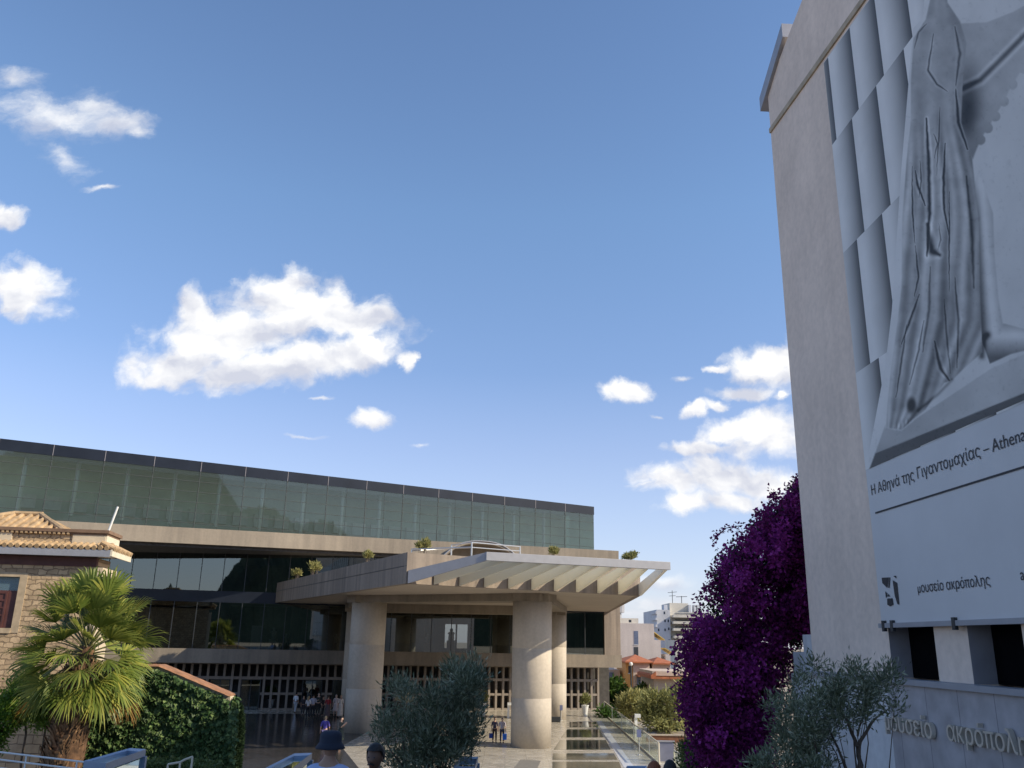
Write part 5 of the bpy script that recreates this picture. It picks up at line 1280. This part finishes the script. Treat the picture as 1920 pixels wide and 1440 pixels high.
def head_mesh(b, c, s, mi=0):
    """a head: jaw, brow, nose, lips, eye sockets and ears; the face looks along -Y"""
    n, k = 20, 15; base = len(b.v)
    for i in range(k):
        t = min(max(math.pi*i/(k-1), .03), math.pi-.03); z = -math.cos(t)
        for j in range(n):
            a = 2*math.pi*j/n; x, y = math.sin(t)*math.cos(a), math.sin(t)*math.sin(a)
            X, Y, Z = x*.076, y*.095, z*.118
            if z < 0: X *= 1+.28*z; Y = Y*(1+.10*z) if y < 0 else Y*(1+.35*z)
            front = max(0, -math.sin(a))**6*math.sin(t)
            if -.45 < z < .15: Y -= front*.022*max(0, 1-abs(z+.22)/.32)
            if -.75 < z < -.45: Y -= front*.008
            if abs(abs(x)-.36) < .2 and .0 < z < .26 and y < 0: Y += .008
            b.v.append((c[0]+X*s, c[1]+Y*s, c[2]+Z*s))
    for i in range(k-1):
        for j in range(n): b.f.append((base+i*n+j, base+i*n+(j+1) % n, base+(i+1)*n+(j+1) % n, base+(i+1)*n+j)); b.mi.append(mi)
    for sx_ in (-1, 1): b.ball((c[0]+sx_*.077*s, c[1]+.008*s, c[2]-.005*s), (.012*s, .022*s, .032*s), 8, mi)
def hand_mesh(b, w, d, side, s, mi=0, curl=.5):
    """palm, four fingers of different length and a thumb; w wrist, d the way the forearm points"""
    d = np.array(d)/np.linalg.norm(d); fwd = np.array([0, -1.0, 0]); fwd = fwd-d*(fwd@d); fwd /= np.linalg.norm(fwd)+1e-9; lat = np.cross(d, fwd)*side
    w = np.array(w); pc_ = w+d*.045*s
    b.tube([w-d*.01*s, w+d*.03*s, w+d*.08*s, w+d*.09*s], [.024*s, .034*s, .036*s, .018*s], 8, mi)
    for i, l in enumerate((.066, .076, .072, .056)):
        r0 = w+d*.085*s+fwd*(.030-.020*i)*s; p1 = r0+d*l*.5*s; p2 = p1+(d*math.cos(curl)+lat*math.sin(curl)*-1)*l*.35*s; p3 = p2+(d*math.cos(curl*1.7)-lat*math.sin(curl*1.7))*l*.28*s
        b.tube([r0, p1, p2, p3], [.0095*s, .009*s, .008*s, .006*s], 6, mi)
    t0 = w+d*.03*s+fwd*.028*s; t1 = t0+(fwd*.8+d*.6)*.032*s; t2 = t1+(d*.9+fwd*.25-lat*.3)*.03*s
    b.tube([t0, t1, t2], [.012*s, .011*s, .008*s], 6, mi)
SKINM = {'tan': plain('tan_skin', (.42, .25, .17), .55, .06), 'fair': plain('fair_skin', (.55, .36, .27), .55, .06), 'brown': plain('brown_skin', (.12, .065, .042), .55, .08)}
HAIRM = {k: plain(k+'_hair', c, .6, .25, 40) for k, c in {'black': (.012, .011, .012), 'brown': (.06, .035, .02), 'fair': (.35, .25, .13), 'red': (.22, .065, .02), 'grey': (.30, .29, .28)}.items()}
CLO = {}
def cloth(c):
    if c not in CLO: CLO[c] = plain('cloth_%d' % len(CLO), c, .85, .12, 6, bump=.15)
    return CLO[c]
def person(p, h, face, label, top, bottom, skin='tan', hair='brown', arms='down', dress=False, longhair=False, hat=None, stride=.0, moustache=False, shorts=False, sleeves=.5, female=False, detail=1):
    s = h/1.75; rz = face
    t = thing('person', p, label, 'person', None, rz)
    sh = .175 if female else .195; hp = .095
    J = {'pelvis': (0, .01, .94), 'waist': (0, .005, 1.10), 'chest': (0, .01, 1.30), 'neck0': (0, .015, 1.44), 'neck1': (0, 0, 1.54), 'skull': (0, -.005, 1.60)}
    for q, sd in (('l', 1), ('r', -1)):
        st = stride*sd
        J['hip'+q] = (sd*hp, .01, .88); J['knee'+q] = (sd*(hp+.012), -.02-st*.22, .49); J['ank'+q] = (sd*(hp+.015), .03-st*.34+abs(st)*.04, .085); J['toe'+q] = (sd*(hp+.03), -.11-st*.34, .035)
        J['sho'+q] = (sd*sh, .015, 1.405)
        if arms == 'down' or (arms == 'mixed' and sd > 0): J['elb'+q] = (sd*(sh+.055), .035+st*.12, 1.12); J['wri'+q] = (sd*(sh+.065), -.04+st*.22, .885)
        elif arms == 'front' or arms == 'mixed': J['elb'+q] = (sd*(sh+.05), .02, 1.13); J['wri'+q] = (sd*.09, -.24, 1.20)
        elif arms == 'phone': J['elb'+q] = (sd*(sh+.05), -.06, 1.16); J['wri'+q] = (sd*.06, -.26, 1.38)
        elif arms == 'out': J['elb'+q] = (sd*(sh+.09), -.02, 1.14); J['wri'+q] = (sd*(sh+.26), -.20, 1.16)
    J = {k: tuple(c*s for c in v) for k, v in J.items()}
    Rd = {'pelvis': (.145, .105), 'waist': (.125, .09), 'chest': (.16, .105), 'neck0': (.085, .065), 'neck1': .052, 'skull': .05}
    if female: Rd.update({'pelvis': (.15, .11), 'waist': (.11, .085), 'chest': (.14, .10)})
    for q in 'lr': Rd.update({'hip'+q: .088, 'knee'+q: .058, 'ank'+q: .038, 'toe'+q: .034, 'sho'+q: .058, 'elb'+q: .041, 'wri'+q: .027})
    Rd = {k: (tuple(c*s for c in v) if isinstance(v, tuple) else v*s) for k, v in Rd.items()}
    Ed = [('pelvis', 'waist'), ('waist', 'chest'), ('chest', 'neck0'), ('neck0', 'neck1'), ('neck1', 'skull')]
    for q in 'lr': Ed += [('pelvis', 'hip'+q), ('hip'+q, 'knee'+q), ('knee'+q, 'ank'+q), ('ank'+q, 'toe'+q), ('neck0', 'sho'+q), ('sho'+q, 'elb'+q), ('elb'+q, 'wri'+q)]
    V, Fs = skin_mesh(J, Ed, Rd, 'pelvis', detail)
    b = MB(); b.add(V, Fs); hc_ = np.array([0, -.012, 1.635])*s; head_mesh(b, hc_, s)
    for q, sd in (('l', 1), ('r', -1)): hand_mesh(b, J['wri'+q], np.array(J['wri'+q])-np.array(J['elb'+q]), sd, s)
    b.build('body', SKINM[skin], t, smooth=True, world=False)
    def garment(name, keep, extra, mat, root, scale=None):
        Jk = {k: J[k] for k in keep}; Ek = [e for e in Ed if e[0] in Jk and e[1] in Jk]
        if scale:
            for k, (f, a, c) in scale.items(): Jk[k] = tuple(np.array(J[a])+(np.array(J[c])-np.array(J[a]))*f)
        Rk = {k: (tuple(c+extra*s for c in Rd[k]) if isinstance(Rd[k], tuple) else Rd[k]+extra*s) for k in Jk}
        V, Fs = skin_mesh(Jk, Ek, Rk, root, detail); b = MB(); b.add(V, Fs); return b.build(name, mat, t, smooth=True, world=False)
    tk = ['pelvis', 'waist', 'chest', 'neck0', 'shol', 'shor']; sc_ = {}
    if sleeves > 0:
        tk += ['elbl', 'elbr']; sc_ = {'elbl': (min(1, sleeves*2), 'shol', 'elbl'), 'elbr': (min(1, sleeves*2), 'shor', 'elbr')}
        if sleeves > .9: tk += ['wril', 'wrir']; sc_ = {}
    if not dress:
        garment('shirt', tk, .018, cloth(top), 'pelvis', sc_)
    else:
        garment('dress_top', tk, .016, cloth(top), 'pelvis', sc_)
    if dress:
        z0 = (.42 if dress == 1 else .12)*s
        MB().lathe((0, .01*s, 0), [(.25*s, z0), (.24*s, z0+.12*s), (.205*s, .75*s), (.18*s, .92*s), (.14*s, 1.08*s)], 18).build('skirt', cloth(bottom), t, smooth=True, world=False)
    else:
        lk = ['pelvis', 'hipl', 'hipr', 'kneel', 'kneer']
        if not shorts: lk += ['ankl', 'ankr']
        garment('shorts' if shorts else 'trousers', lk, .016, cloth(bottom), 'pelvis')
    for q, sd in (('l', 1), ('r', -1)):
        a = np.array(J['ank'+q]); MB().hexa([(a[0]-.042*s, a[1]+.06*s, 0), (a[0]+.042*s, a[1]+.06*s, 0), (a[0]+.05*s, a[1]-.19*s, 0), (a[0]-.05*s, a[1]-.19*s, 0)],
            [(a[0]-.036*s, a[1]+.05*s, .09*s), (a[0]+.036*s, a[1]+.05*s, .09*s), (a[0]+.042*s, a[1]-.18*s, .045*s), (a[0]-.042*s, a[1]-.18*s, .045*s)]).build('shoe', M['shoe'], t, world=False)
    # hair or hat
    hb2 = MB(); n, k = 18, 9; base = 0
    for i in range(k):
        tt = math.pi*.56*i/(k-1)
        for j in range(n):
            a = 2*math.pi*j/n; cut = tt*(1.0 if math.sin(a) > -.2 else .62); r = (1.24 if moustache else 1.10)+.05*math.sin(5*a+i)+.04*math.sin(11*a+3*i)
            hb2.v.append((hc_[0]+.076*s*r*math.sin(cut)*math.cos(a), hc_[1]+.006*s+.098*s*r*math.sin(cut)*math.sin(a), hc_[2]+.012*s+.118*s*(1.08)*math.cos(cut)))
    for i in range(k-1):
        for j in range(n): hb2.f.append((i*n+j, (i+1)*n+j, (i+1)*n+(j+1) % n, i*n+(j+1) % n)); hb2.mi.append(0)
    if longhair: hb2.tube([hc_+np.array([0, .06, .04])*s, hc_+np.array([0, .10, -.06])*s, hc_+np.array([0, .10, -.22])*s, hc_+np.array([0, .09, -.32])*s], [.075*s, .085*s, .07*s, .03*s], 10)
    hb2.build('hair', HAIRM[hair], t, smooth=True, world=False)
    e = MB()
    for sx_ in (-1, 1): e.ball(hc_+np.array([sx_*.030, -.086, .012])*s, (.011*s, .008*s, .007*s), 8)
    e.build('eyes', M['ink'], t, world=False)
    mo = MB(); mo.ball(hc_+np.array([0, -.091, -.062])*s, (.022*s, .007*s, .005*s), 8); mo.build('mouth', M['lip'], t, world=False)
    if moustache:
        mo = MB(); mo.tube([hc_+np.array([-.036, -.086, -.055])*s, hc_+np.array([0, -.106, -.044])*s, hc_+np.array([.036, -.086, -.055])*s], [.006*s, .011*s, .006*s], 8); mo.build('moustache', HAIRM[hair], t, world=False)
    if hat:
        MB().lathe(hc_+np.array([0, .012*s, .0]), [(.142*s, -.012*s), (.145*s, -.006*s), (.116*s, .036*s), (.108*s, .045*s), (.107*s, .10*s), (.098*s, .128*s), (.075*s, .145*s), (.03*s, .150*s)], 24).build('hat', cloth(hat), t, smooth=True, world=False)
    return t
M['shoe'] = plain('dark_shoe', (.05, .045, .04), .6, .2); M['lip'] = plain('lips', (.25, .09, .07), .5, .1)
PI = math.pi
def stand(px, feet, head, face, label, top, bottom, **kw):
    p = g(px, feet); h = float(at(px, head, p[1])[2]); return person((p[0], p[1], 0.016), max(1.5, min(1.9, h)), face, label, top, bottom, **kw)
stand(553, 1337, 1299, 2.6, 'person in a white shirt and light trousers standing by the planter outside the doors', (.70, .74, .80), (.42, .46, .52), hair='black', stride=.3)
stand(567, 1341, 1305, .6, 'person in dark clothes just right of the man in white', (.03, .03, .04), (.03, .03, .04), hair='brown', female=True, longhair=True)
stand(576, 1347, 1306, 2.8, 'person with long fair hair, white top and black trousers in the queue', (.66, .62, .60), (.02, .02, .025), hair='fair', female=True, longhair=True, arms='front')
stand(585, 1346, 1303, 3.3, 'person in a pale checked shirt and dark trousers seen from behind', (.42, .42, .50), (.022, .025, .035), hair='black', arms='front')
stand(595, 1341, 1300, .3, 'tall person in a black top facing the plaza before the glass doors', (.022, .03, .028), (.02, .02, .02), hair='grey', skin='fair', arms='mixed')
stand(604, 1343, 1306, 1.2, 'person in black half hidden beside the red shirt', (.025, .02, .025), (.02, .02, .025), hair='brown', female=True)
stand(613, 1347, 1305, 3.1, 'person in a dark red shirt and long brown skirt seen from behind', (.28, .025, .03), (.09, .065, .07), hair='brown', dress=2, female=True)
stand(628, 1344, 1303, .2, 'person in a pale patterned dress near the left column', (.50, .42, .40), (.48, .40, .38), hair='grey', skin='fair', dress=1, female=True)
stand(637, 1346, 1304, .5, 'person in a long cream dress against the left column', (.62, .55, .48), (.60, .53, .46), hair='fair', dress=2, female=True)
stand(607, 1400, 1343, 3.0, 'person in a violet shirt and shorts walking towards the doors', (.09, .075, .36), (.10, .09, .22), hair='fair', skin='fair', shorts=True, stride=.5, sleeves=.9)
stand(637, 1401, 1345, 1.4, 'person in a dark green dress raising a camera beside the left column', (.035, .05, .045), (.035, .05, .045), hair='black', arms='phone', dress=1, female=True, skin='fair')
stand(711, 1352, 1309, 2.2, 'person in a white shirt and black trousers at the right of the left column', (.60, .58, .55), (.02, .02, .025), hair='black')
bagA = stand(927, 1392, 1351, .1, 'person in dark top and brown trousers, left one of the pair with blue bags', (.07, .06, .09), (.07, .04, .035), hair='black', stride=.25, female=True)
bagB = stand(941, 1393, 1348, .0, 'person in a pale loose shirt, right one of the pair with blue bags', (.48, .42, .46), (.05, .05, .08), hair='brown', skin='fair', stride=-.25, sleeves=.9)
def bag(px, ytop, ybot, wpx, feet, c, label):
    p = g(px, feet); Y = p[1]-.06; z1, z0 = float(at(px, ytop, Y)[2]), float(at(px, ybot, Y)[2]); w = wpx*Y/FPX/2
    t = thing('shopping_bag', (p[0], Y, z0), label, 'bag', 'blue shopping bags of the walking pair')
    MB().hexa([(p[0]-w, Y-.07, z0), (p[0]+w, Y-.07, z0), (p[0]+w, Y+.07, z0), (p[0]-w, Y+.07, z0)], [(p[0]-w*1.05, Y-.05, z1), (p[0]+w*1.05, Y-.05, z1), (p[0]+w*1.05, Y+.05, z1), (p[0]-w*1.05, Y+.05, z1)]).build('sack', cloth(c), t)
    MB().tube([(p[0]-w*.5, Y, z1-.02), (p[0]-w*.3, Y, z1+.16), (p[0]+w*.3, Y, z1+.16), (p[0]+w*.5, Y, z1-.02)], .012, 6).build('handle', cloth(c), t)
bag(920, 1375, 1384, 6, 1392, (.03, .07, .30), 'dark blue carrier bag held by the left walker of the pair')
bag(946, 1376, 1387, 7, 1393, (.06, .25, .85), 'bright blue carrier bag held by the right walker of the pair')
def near(px, head, Y, face, label, top, bottom, **kw):
    p = at(px, head, Y); z0 = gz(0, Y); h = float(p[2])-z0; return person((p[0], Y, z0), h, face, label, top, bottom, detail=2, **kw)
near(621, 1377, 9.8, 3.0, 'person in a navy bucket hat and pale blue shirt walking down with back turned', (.42, .52, .78), (.06, .06, .08), hair='black', hat=(.016, .024, .045), stride=.3)
near(705, 1397, 9.3, -.25, 'dark haired person with a moustache facing up the ramp before the olive tree', (.10, .09, .09), (.05, .05, .06), skin='brown', hair='black', moustache=True)
near(1226, 1430, 10.9, 2.6, 'red haired person just entering the bottom edge beside the glass balustrade', (.30, .22, .18), (.08, .08, .10), hair='red', skin='fair', female=True, longhair=True)
near(1256, 1428, 11.2, 3.0, 'dark haired person at the bottom edge before the blue grey panel', (.08, .08, .12), (.05, .05, .07), hair='black')

# ------------------------------------------------------------------ the town beyond the plaza
def bl_box(name, label, x0, x1, ytop, Y, depth, mat, cat='building', yaw=0.0, group=None):
    a, c = at(x0, ytop, Y), at(x1, ytop, Y); w = c[0]-a[0]; ca, sa_ = math.cos(yaw), math.sin(yaw)
    t = thing(name, (a[0], Y, 0), label, cat, group, yaw); zt = float(a[2])
    MB().box((0, 0, 0), (w, depth, zt)).build('wall', mat, t, world=False); return t, w, zt, Y
def px2l(t, x, y, Y, yaw=0.0):
    p = at(x, y, Y); o = ORIG[t.name][0]; return (p[0]-o[0]), float(p[2])
def win(t, Y, x0, y0, x1, y1, mat='win', name='window', out=.12, frame=True):
    a, z1 = px2l(t, x0, y0, Y); c, z0 = px2l(t, x1, y1, Y)
    o = MB().box((a, -.03, z0), (c, .2, z1)).build(name, M[mat], t, world=False)
    if frame: f = MB().box((a-.06, -.06, z0-.10), (c+.06, -.031, z0)).build('sill', M['stucco2'], t, world=False)
    return o
M['win'] = plain('dull_window_glass', (.06, .07, .085), .15, .2); M['winblue'] = plain('bluish_window_glass', (.16, .20, .30), .2, .2)
M['whitewall'] = concrete('white_rendered_wall', (.62, .56, .53), .08); M['aptwall'] = concrete('grey_white_render', (.56, .57, .60), .06); M['aptlit'] = concrete('sunlit_cream_render', (.64, .60, .52), .08)  # aptlit: warmer copy of the apartment render, sunlight put into its colour
M['orange'] = concrete('orange_render', (.70, .38, .12), .08); M['peach'] = concrete('peach_render', (.58, .47, .38), .08); M['beige'] = concrete('beige_render', (.47, .40, .32), .08)
M['greywin'] = plain('shaded_balcony_window', (.22, .22, .22), .4, .3)
M['awning'] = plain('yellow_awning', (.55, .40, .12), .8, .12)
# stepped white block right behind the museum
Y = 125.0
t, w, zt, _ = bl_box('stepped_house', 'pinkish white stepped block with two narrow windows directly right of the museum end', 1150, 1226, 1168, Y, 14, M['whitewall'])
def abox(name, x0, x1, y0, y1, mat, d0=0.0, d1=12.0):
    a, z1 = px2l(t, x0, y0, Y); c, z0 = px2l(t, x1, y1, Y); return MB().box((a, d0, max(0, z0)), (c, d1, z1)).build(name, M[mat] if isinstance(mat, str) else mat, t, world=False)
abox('lower_wing', 1226.2, 1248, 1200, 1500, 'whitewall', .02); abox('lowest_wing', 1248.2, 1266, 1227, 1500, 'whitewall', .04)
abox('penthouse', 1158, 1201, 1158, 1168.5, 'aptlit', 2, 10)
win(t, Y, 1188.5, 1183, 1197, 1208.5, 'winblue'); win(t, Y, 1188.5, 1213, 1197, 1231, 'win')
win(t, Y, 1179, 1162, 1184, 1167, 'win', frame=False)
a, z = px2l(t, 1166, 1158, Y); MB().lathe((a, 4, z), [(.5, 0), (.5, .6), (.35, .7), (.9, .8), (.95, 1.9), (.8, 2.4), (.2, 2.6)], 12).build('water_tank', M['alu'], t, world=False)
for (xa, ya, xb, yb_) in ((1226, 1183, 1248, 1199), (1249, 1215, 1266, 1226)):
    a, z1 = px2l(t, xa, ya, Y); c, z0 = px2l(t, xb, yb_, Y); b = MB(); b.prism([(a, .5), (c, .5), (c, 5), (a, 5)], [z1-.12, z0-.12, z0-.12, z1-.12], [z1, z0, z0, z1]); b.build('awning', M['awning'], t, world=False)
# apartment block further back
Y = 185.0
t, w, zt, _ = bl_box('apartment_building', 'tall grey white apartment block with balconies and roof aerials beyond the stepped house', 1231, 1256, 1143, Y, 18, M['aptwall'])
abox('balcony_wing', 1256.2, 1345, 1147, 1400, 'aptlit', 1.2, 18)
abox('roof_hut', 1262, 1298, 1129, 1147.2, 'aptlit', 4, 14); abox('chimney', 1248, 1255, 1133, 1143.2, 'aptwall', 2, 4)
for x in (1299, 1309, 1315): abox('chimney', x-2.5, x+2.5, 1133, 1148, 'aptwall', 3, 5)
for i, y in enumerate((1153, 1165, 1178, 1192, 1206, 1221, 1236)):
    o0 = 1257+i*1.5 if i > 2 else 1260
    abox('balcony', o0, 1350, y, y+6.5, 'aptlit', -1.5-.1*i, 1.2)
    abox('balcony_opening', o0+8, 1350, y-4.5, y-.3, 'greywin', 1.1, 1.3)
for y in (1146, 1158, 1171): abox('side_balcony', 1228.5, 1232, y, y+5, 'aptwall', -.6, 6)
for x, y in ((1246, 1149), (1247, 1164), (1253, 1164), (1254, 1179), (1235, 1181), (1247, 1181)):
    win(t, Y, x-1.4, y-2.5, x+1.4, y+2.5, 'win', frame=False)
win(t, Y, 1253, 1199, 1257, 1207, 'winblue', frame=False)
a, z = px2l(t, 1271, 1129, Y); zt = px2l(t, 1271, 1104, Y)[1]
b = MB(); b.tube([(a, 6, z), (a, 6, zt)], .07, 5); b.tube([(a-1, 6, zt-.5), (a+1, 6, zt-.3)], .05, 5); b.tube([(a-.7, 6, zt-1.2), (a+.7, 6, zt-1.1)], .05, 5); b.build('aerial', M['darkmetal'], t, world=False)
a, z = px2l(t, 1287, 1129, Y); b = MB(); b.tube([(a, 5, z-1), (a, 5, z+1.5)], .08, 5); b.tube([(a-1.2, 5, z+1.3), (a+1.2, 5, z+1.4)], .06, 5); b.build('aerial', M['darkmetal'], t, world=False)
# orange house with two hipped roofs
Y = 108.0
t, w, zt, _ = bl_box('orange_house', 'low orange and peach house with two red hipped roofs below the stepped block', 1173, 1186, 1240, Y, 9, M['orange'])
abox('front_wall', 1186.2, 1224, 1241, 1500, 'peach', -.3, 8); abox('rear_wing', 1224.2, 1266, 1243, 1500, 'peach', .5, 8); abox('link_wall', 1140, 1172.8, 1257, 1500, 'peach', 3, 8)
def hip(x0, x1, ye, xa, ya, d0, d1):
    a, z0 = px2l(t, x0, ye, Y); c, _ = px2l(t, x1, ye, Y); m, z1 = px2l(t, xa, ya, Y); b = MB(); dm = (d0+d1)/2
    b.add([(a, d0, z0), (c, d0, z0), (c, d1, z0), (a, d1, z0), (m, dm, z1), (a, d0, z0-.15), (c, d0, z0-.15), (c, d1, z0-.15), (a, d1, z0-.15)], [(0, 1, 4), (1, 2, 4), (2, 3, 4), (3, 0, 4), (0, 5, 6, 1), (1, 6, 7, 2), (2, 7, 8, 3), (3, 8, 5, 0), (5, 8, 7, 6)]); b.build('hip_roof', M['tile_red'], t, world=False)
hip(1170, 1224, 1240, 1200, 1228, -.8, 9); hip(1224.4, 1268, 1243, 1244, 1233, 0, 9)
win(t, Y, 1178, 1249, 1182, 1262, 'win'); abox('shed_roof', 1192, 1224, 1264, 1268, 'tile_red', -2.2, -.31); abox('shop_front', 1193, 1222, 1270, 1284, 'winblue', -.5, -.31); abox('shop_door', 1206, 1213, 1285, 1300, 'win', -.5, -.31); abox('grey_window', 1133, 1156, 1262, 1280, 'winblue', 2.8, 2.99)
# beige flat roofed house
Y = 92.0
t, w, zt, _ = bl_box('flat_roofed_house', 'blank beige house with a tile edged parapet left of the bougainvillea', 1226, 1300, 1271, Y, 9, M['beige'])
abox('parapet', 1222, 1302, 1258, 1268, 'peach', -.4, 9); 
b = MB(); a, z = px2l(t, 1219, 1268, Y); c, _ = px2l(t, 1304, 1268, Y); b.box((a, -.7, z-.22), (c, 9.1, z)); a2, z2 = px2l(t, 1219, 1259, Y); b.prism([(a, -.65), (a+.5, -.65), (a+.5, 9), (a, 9)], [z, z, z, z], [z+.12, z+.5, z+.5, z+.12]); b.build('tile_edge', M['tile_red'], t, world=False)
# distant line of roofs closing the horizon behind the trees
for i, (x0, x1, yt, Yd, mm, lab) in enumerate(((1060, 1175, 1262, 150, 'peach', 'long peach wall seen under the museum end beside the orange house'), (1266, 1420, 1200, 150, 'aptlit', 'cream block mostly hidden behind the bougainvillea'))):
    t, w, zt, _ = bl_box('town_house', lab, x0, x1, yt, Yd, 10, M[mm]); Y = Yd
    for k in range(5):
        xx = x0+(x1-x0)*(k+.3)/5; win(t, Yd, xx, yt+8, xx+6, yt+18, 'win')
# trees by the walkway
def bush(name, poly, Y, label, leafm, n_, k, rpx, llen, lw, trunk, cat='tree', group=None, tr=.12):
    base = np.array([at(trunk, 1300, Y)[0], Y, 0.0]); return tree_from_outline(name, poly, Y, 1.6, base, label, cat, leafm, n_, k, rpx, llen, lw, tr, 14, group, .85, .7)
bush('green_tree', [(1132,1284),(1150,1276),(1172,1280),(1188,1290),(1196,1310),(1185,1340),(1160,1350),(1132,1345)], 96, 'fresh green tree behind the far end of the glass balustrade', 'green', 3800, 60, 7, .42, .22, 1160)
bush('green_tree', [(1190,1292),(1204,1284),(1222,1288),(1226,1304),(1205,1312),(1190,1308)], 98, 'small fresh green tree before the shop front of the orange house', 'green', 1500, 30, 6, .40, .2, 1208)
bush('feathery_tree', [(1158,1308),(1172,1300),(1192,1300),(1208,1306),(1206,1330),(1196,1352),(1176,1340),(1164,1330)], 74, 'feathery yellow green tree nearest the museum along the balustrade', 'sage', 4200, 60, 7, .34, .10, 1185)
bush('feathery_tree', [(1200,1318),(1212,1304),(1235,1302),(1258,1302),(1276,1310),(1282,1335),(1272,1358),(1250,1368),(1222,1358),(1204,1344)], 68, 'broad feathery yellow green tree with a visible trunk beside the bougainvillea', 'sage2', 7000, 90, 8, .34, .10, 1253, tr=.2)
bush('green_tree', [(1268,1296),(1284,1282),(1296,1290),(1298,1360),(1280,1372),(1268,1345)], 58, 'pale mottled shrub tucked against the left flank of the bougainvillea', 'sage2', 2600, 40, 7, .28, .12, 1284)
bush('green_tree', [(1126,1330),(1160,1335),(1210,1350),(1240,1372),(1215,1385),(1165,1362),(1126,1348)], 82, 'dark low bush under the feathery trees behind the balustrade', 'green', 2600, 50, 7, .34, .16, 1185)
bush('garden_shrub', [(1276,1400),(1300,1385),(1318,1400),(1320,1450),(1280,1450)], 30, 'low dry shrub at the foot of the bougainvillea', 'hedge2', 1800, 40, 9, .14, .06, 1296, 'shrub')
p = g(1184, 1310); t = thing('street_lamp', (at(1184, 1300, 90)[0], 90, 0), 'thin dark lamp post with a small white lantern before the orange house', 'street lamp')
zt = float(at(1184, 1247, 90)[2]); MB().tube([(ORIG[t.name][0][0], 90, 0), (ORIG[t.name][0][0], 90, zt)], .09, 8).build('pole', M['darkmetal'], t); MB().ball((ORIG[t.name][0][0], 90, zt+.1), .2, 10).build('lantern', M['whitemetal'], t)
c = at(1240, 1380, 62); t = thing('red_garden_wall', (c[0], 62, 0), 'low brick red wall with a pale coping behind the broad feathery tree', 'wall')
a, e = at(1212, 1379, 62), at(1290, 1379, 62); MB().box((a[0], 62, 0), (e[0], 62.3, a[2])).build('brickwork', plain('brick_red', (.20, .09, .05), .9, .3), t); MB().box((a[0], 61.95, a[2]), (e[0], 62.35, a[2]+.08)).build('coping', M['beige'], t)
a, e = at(1217, 1360, 70), at(1250, 1360, 70); t = thing('delivery_van', (a[0], 70, 0), 'pale grey van parked behind the broad feathery tree', 'van')
zt = a[2]; L_ = 4.2; b = MB(); b.extrude([(a[0], 70, .35), (a[0]+L_, 70, .35), (a[0]+L_, 70, zt-.7), (a[0]+L_-.7, 70, zt-.6), (a[0]+L_-1.4, 70, zt), (a[0]+.1, 70, zt), (a[0], 70, zt-.2)], (0, 1.8, 0)); o = b.build('body', M['aptwall'], t); bevel(o, .06)
MB().extrude([(a[0]+L_-2.0, 69.98, zt-.65), (a[0]+L_-.85, 69.98, zt-.65), (a[0]+L_-1.45, 69.98, zt-.12), (a[0]+L_-2.0, 69.98, zt-.12)], (0, .015, 0)).build('side_window', M['win'], t)
for xx in (.8, L_-.8):
    b = MB(); b.tube([(a[0]+xx, 69.96, .34), (a[0]+xx, 70.2, .34)], .34, 16); b.build('wheel', M['darkmetal'], t)
#@@END
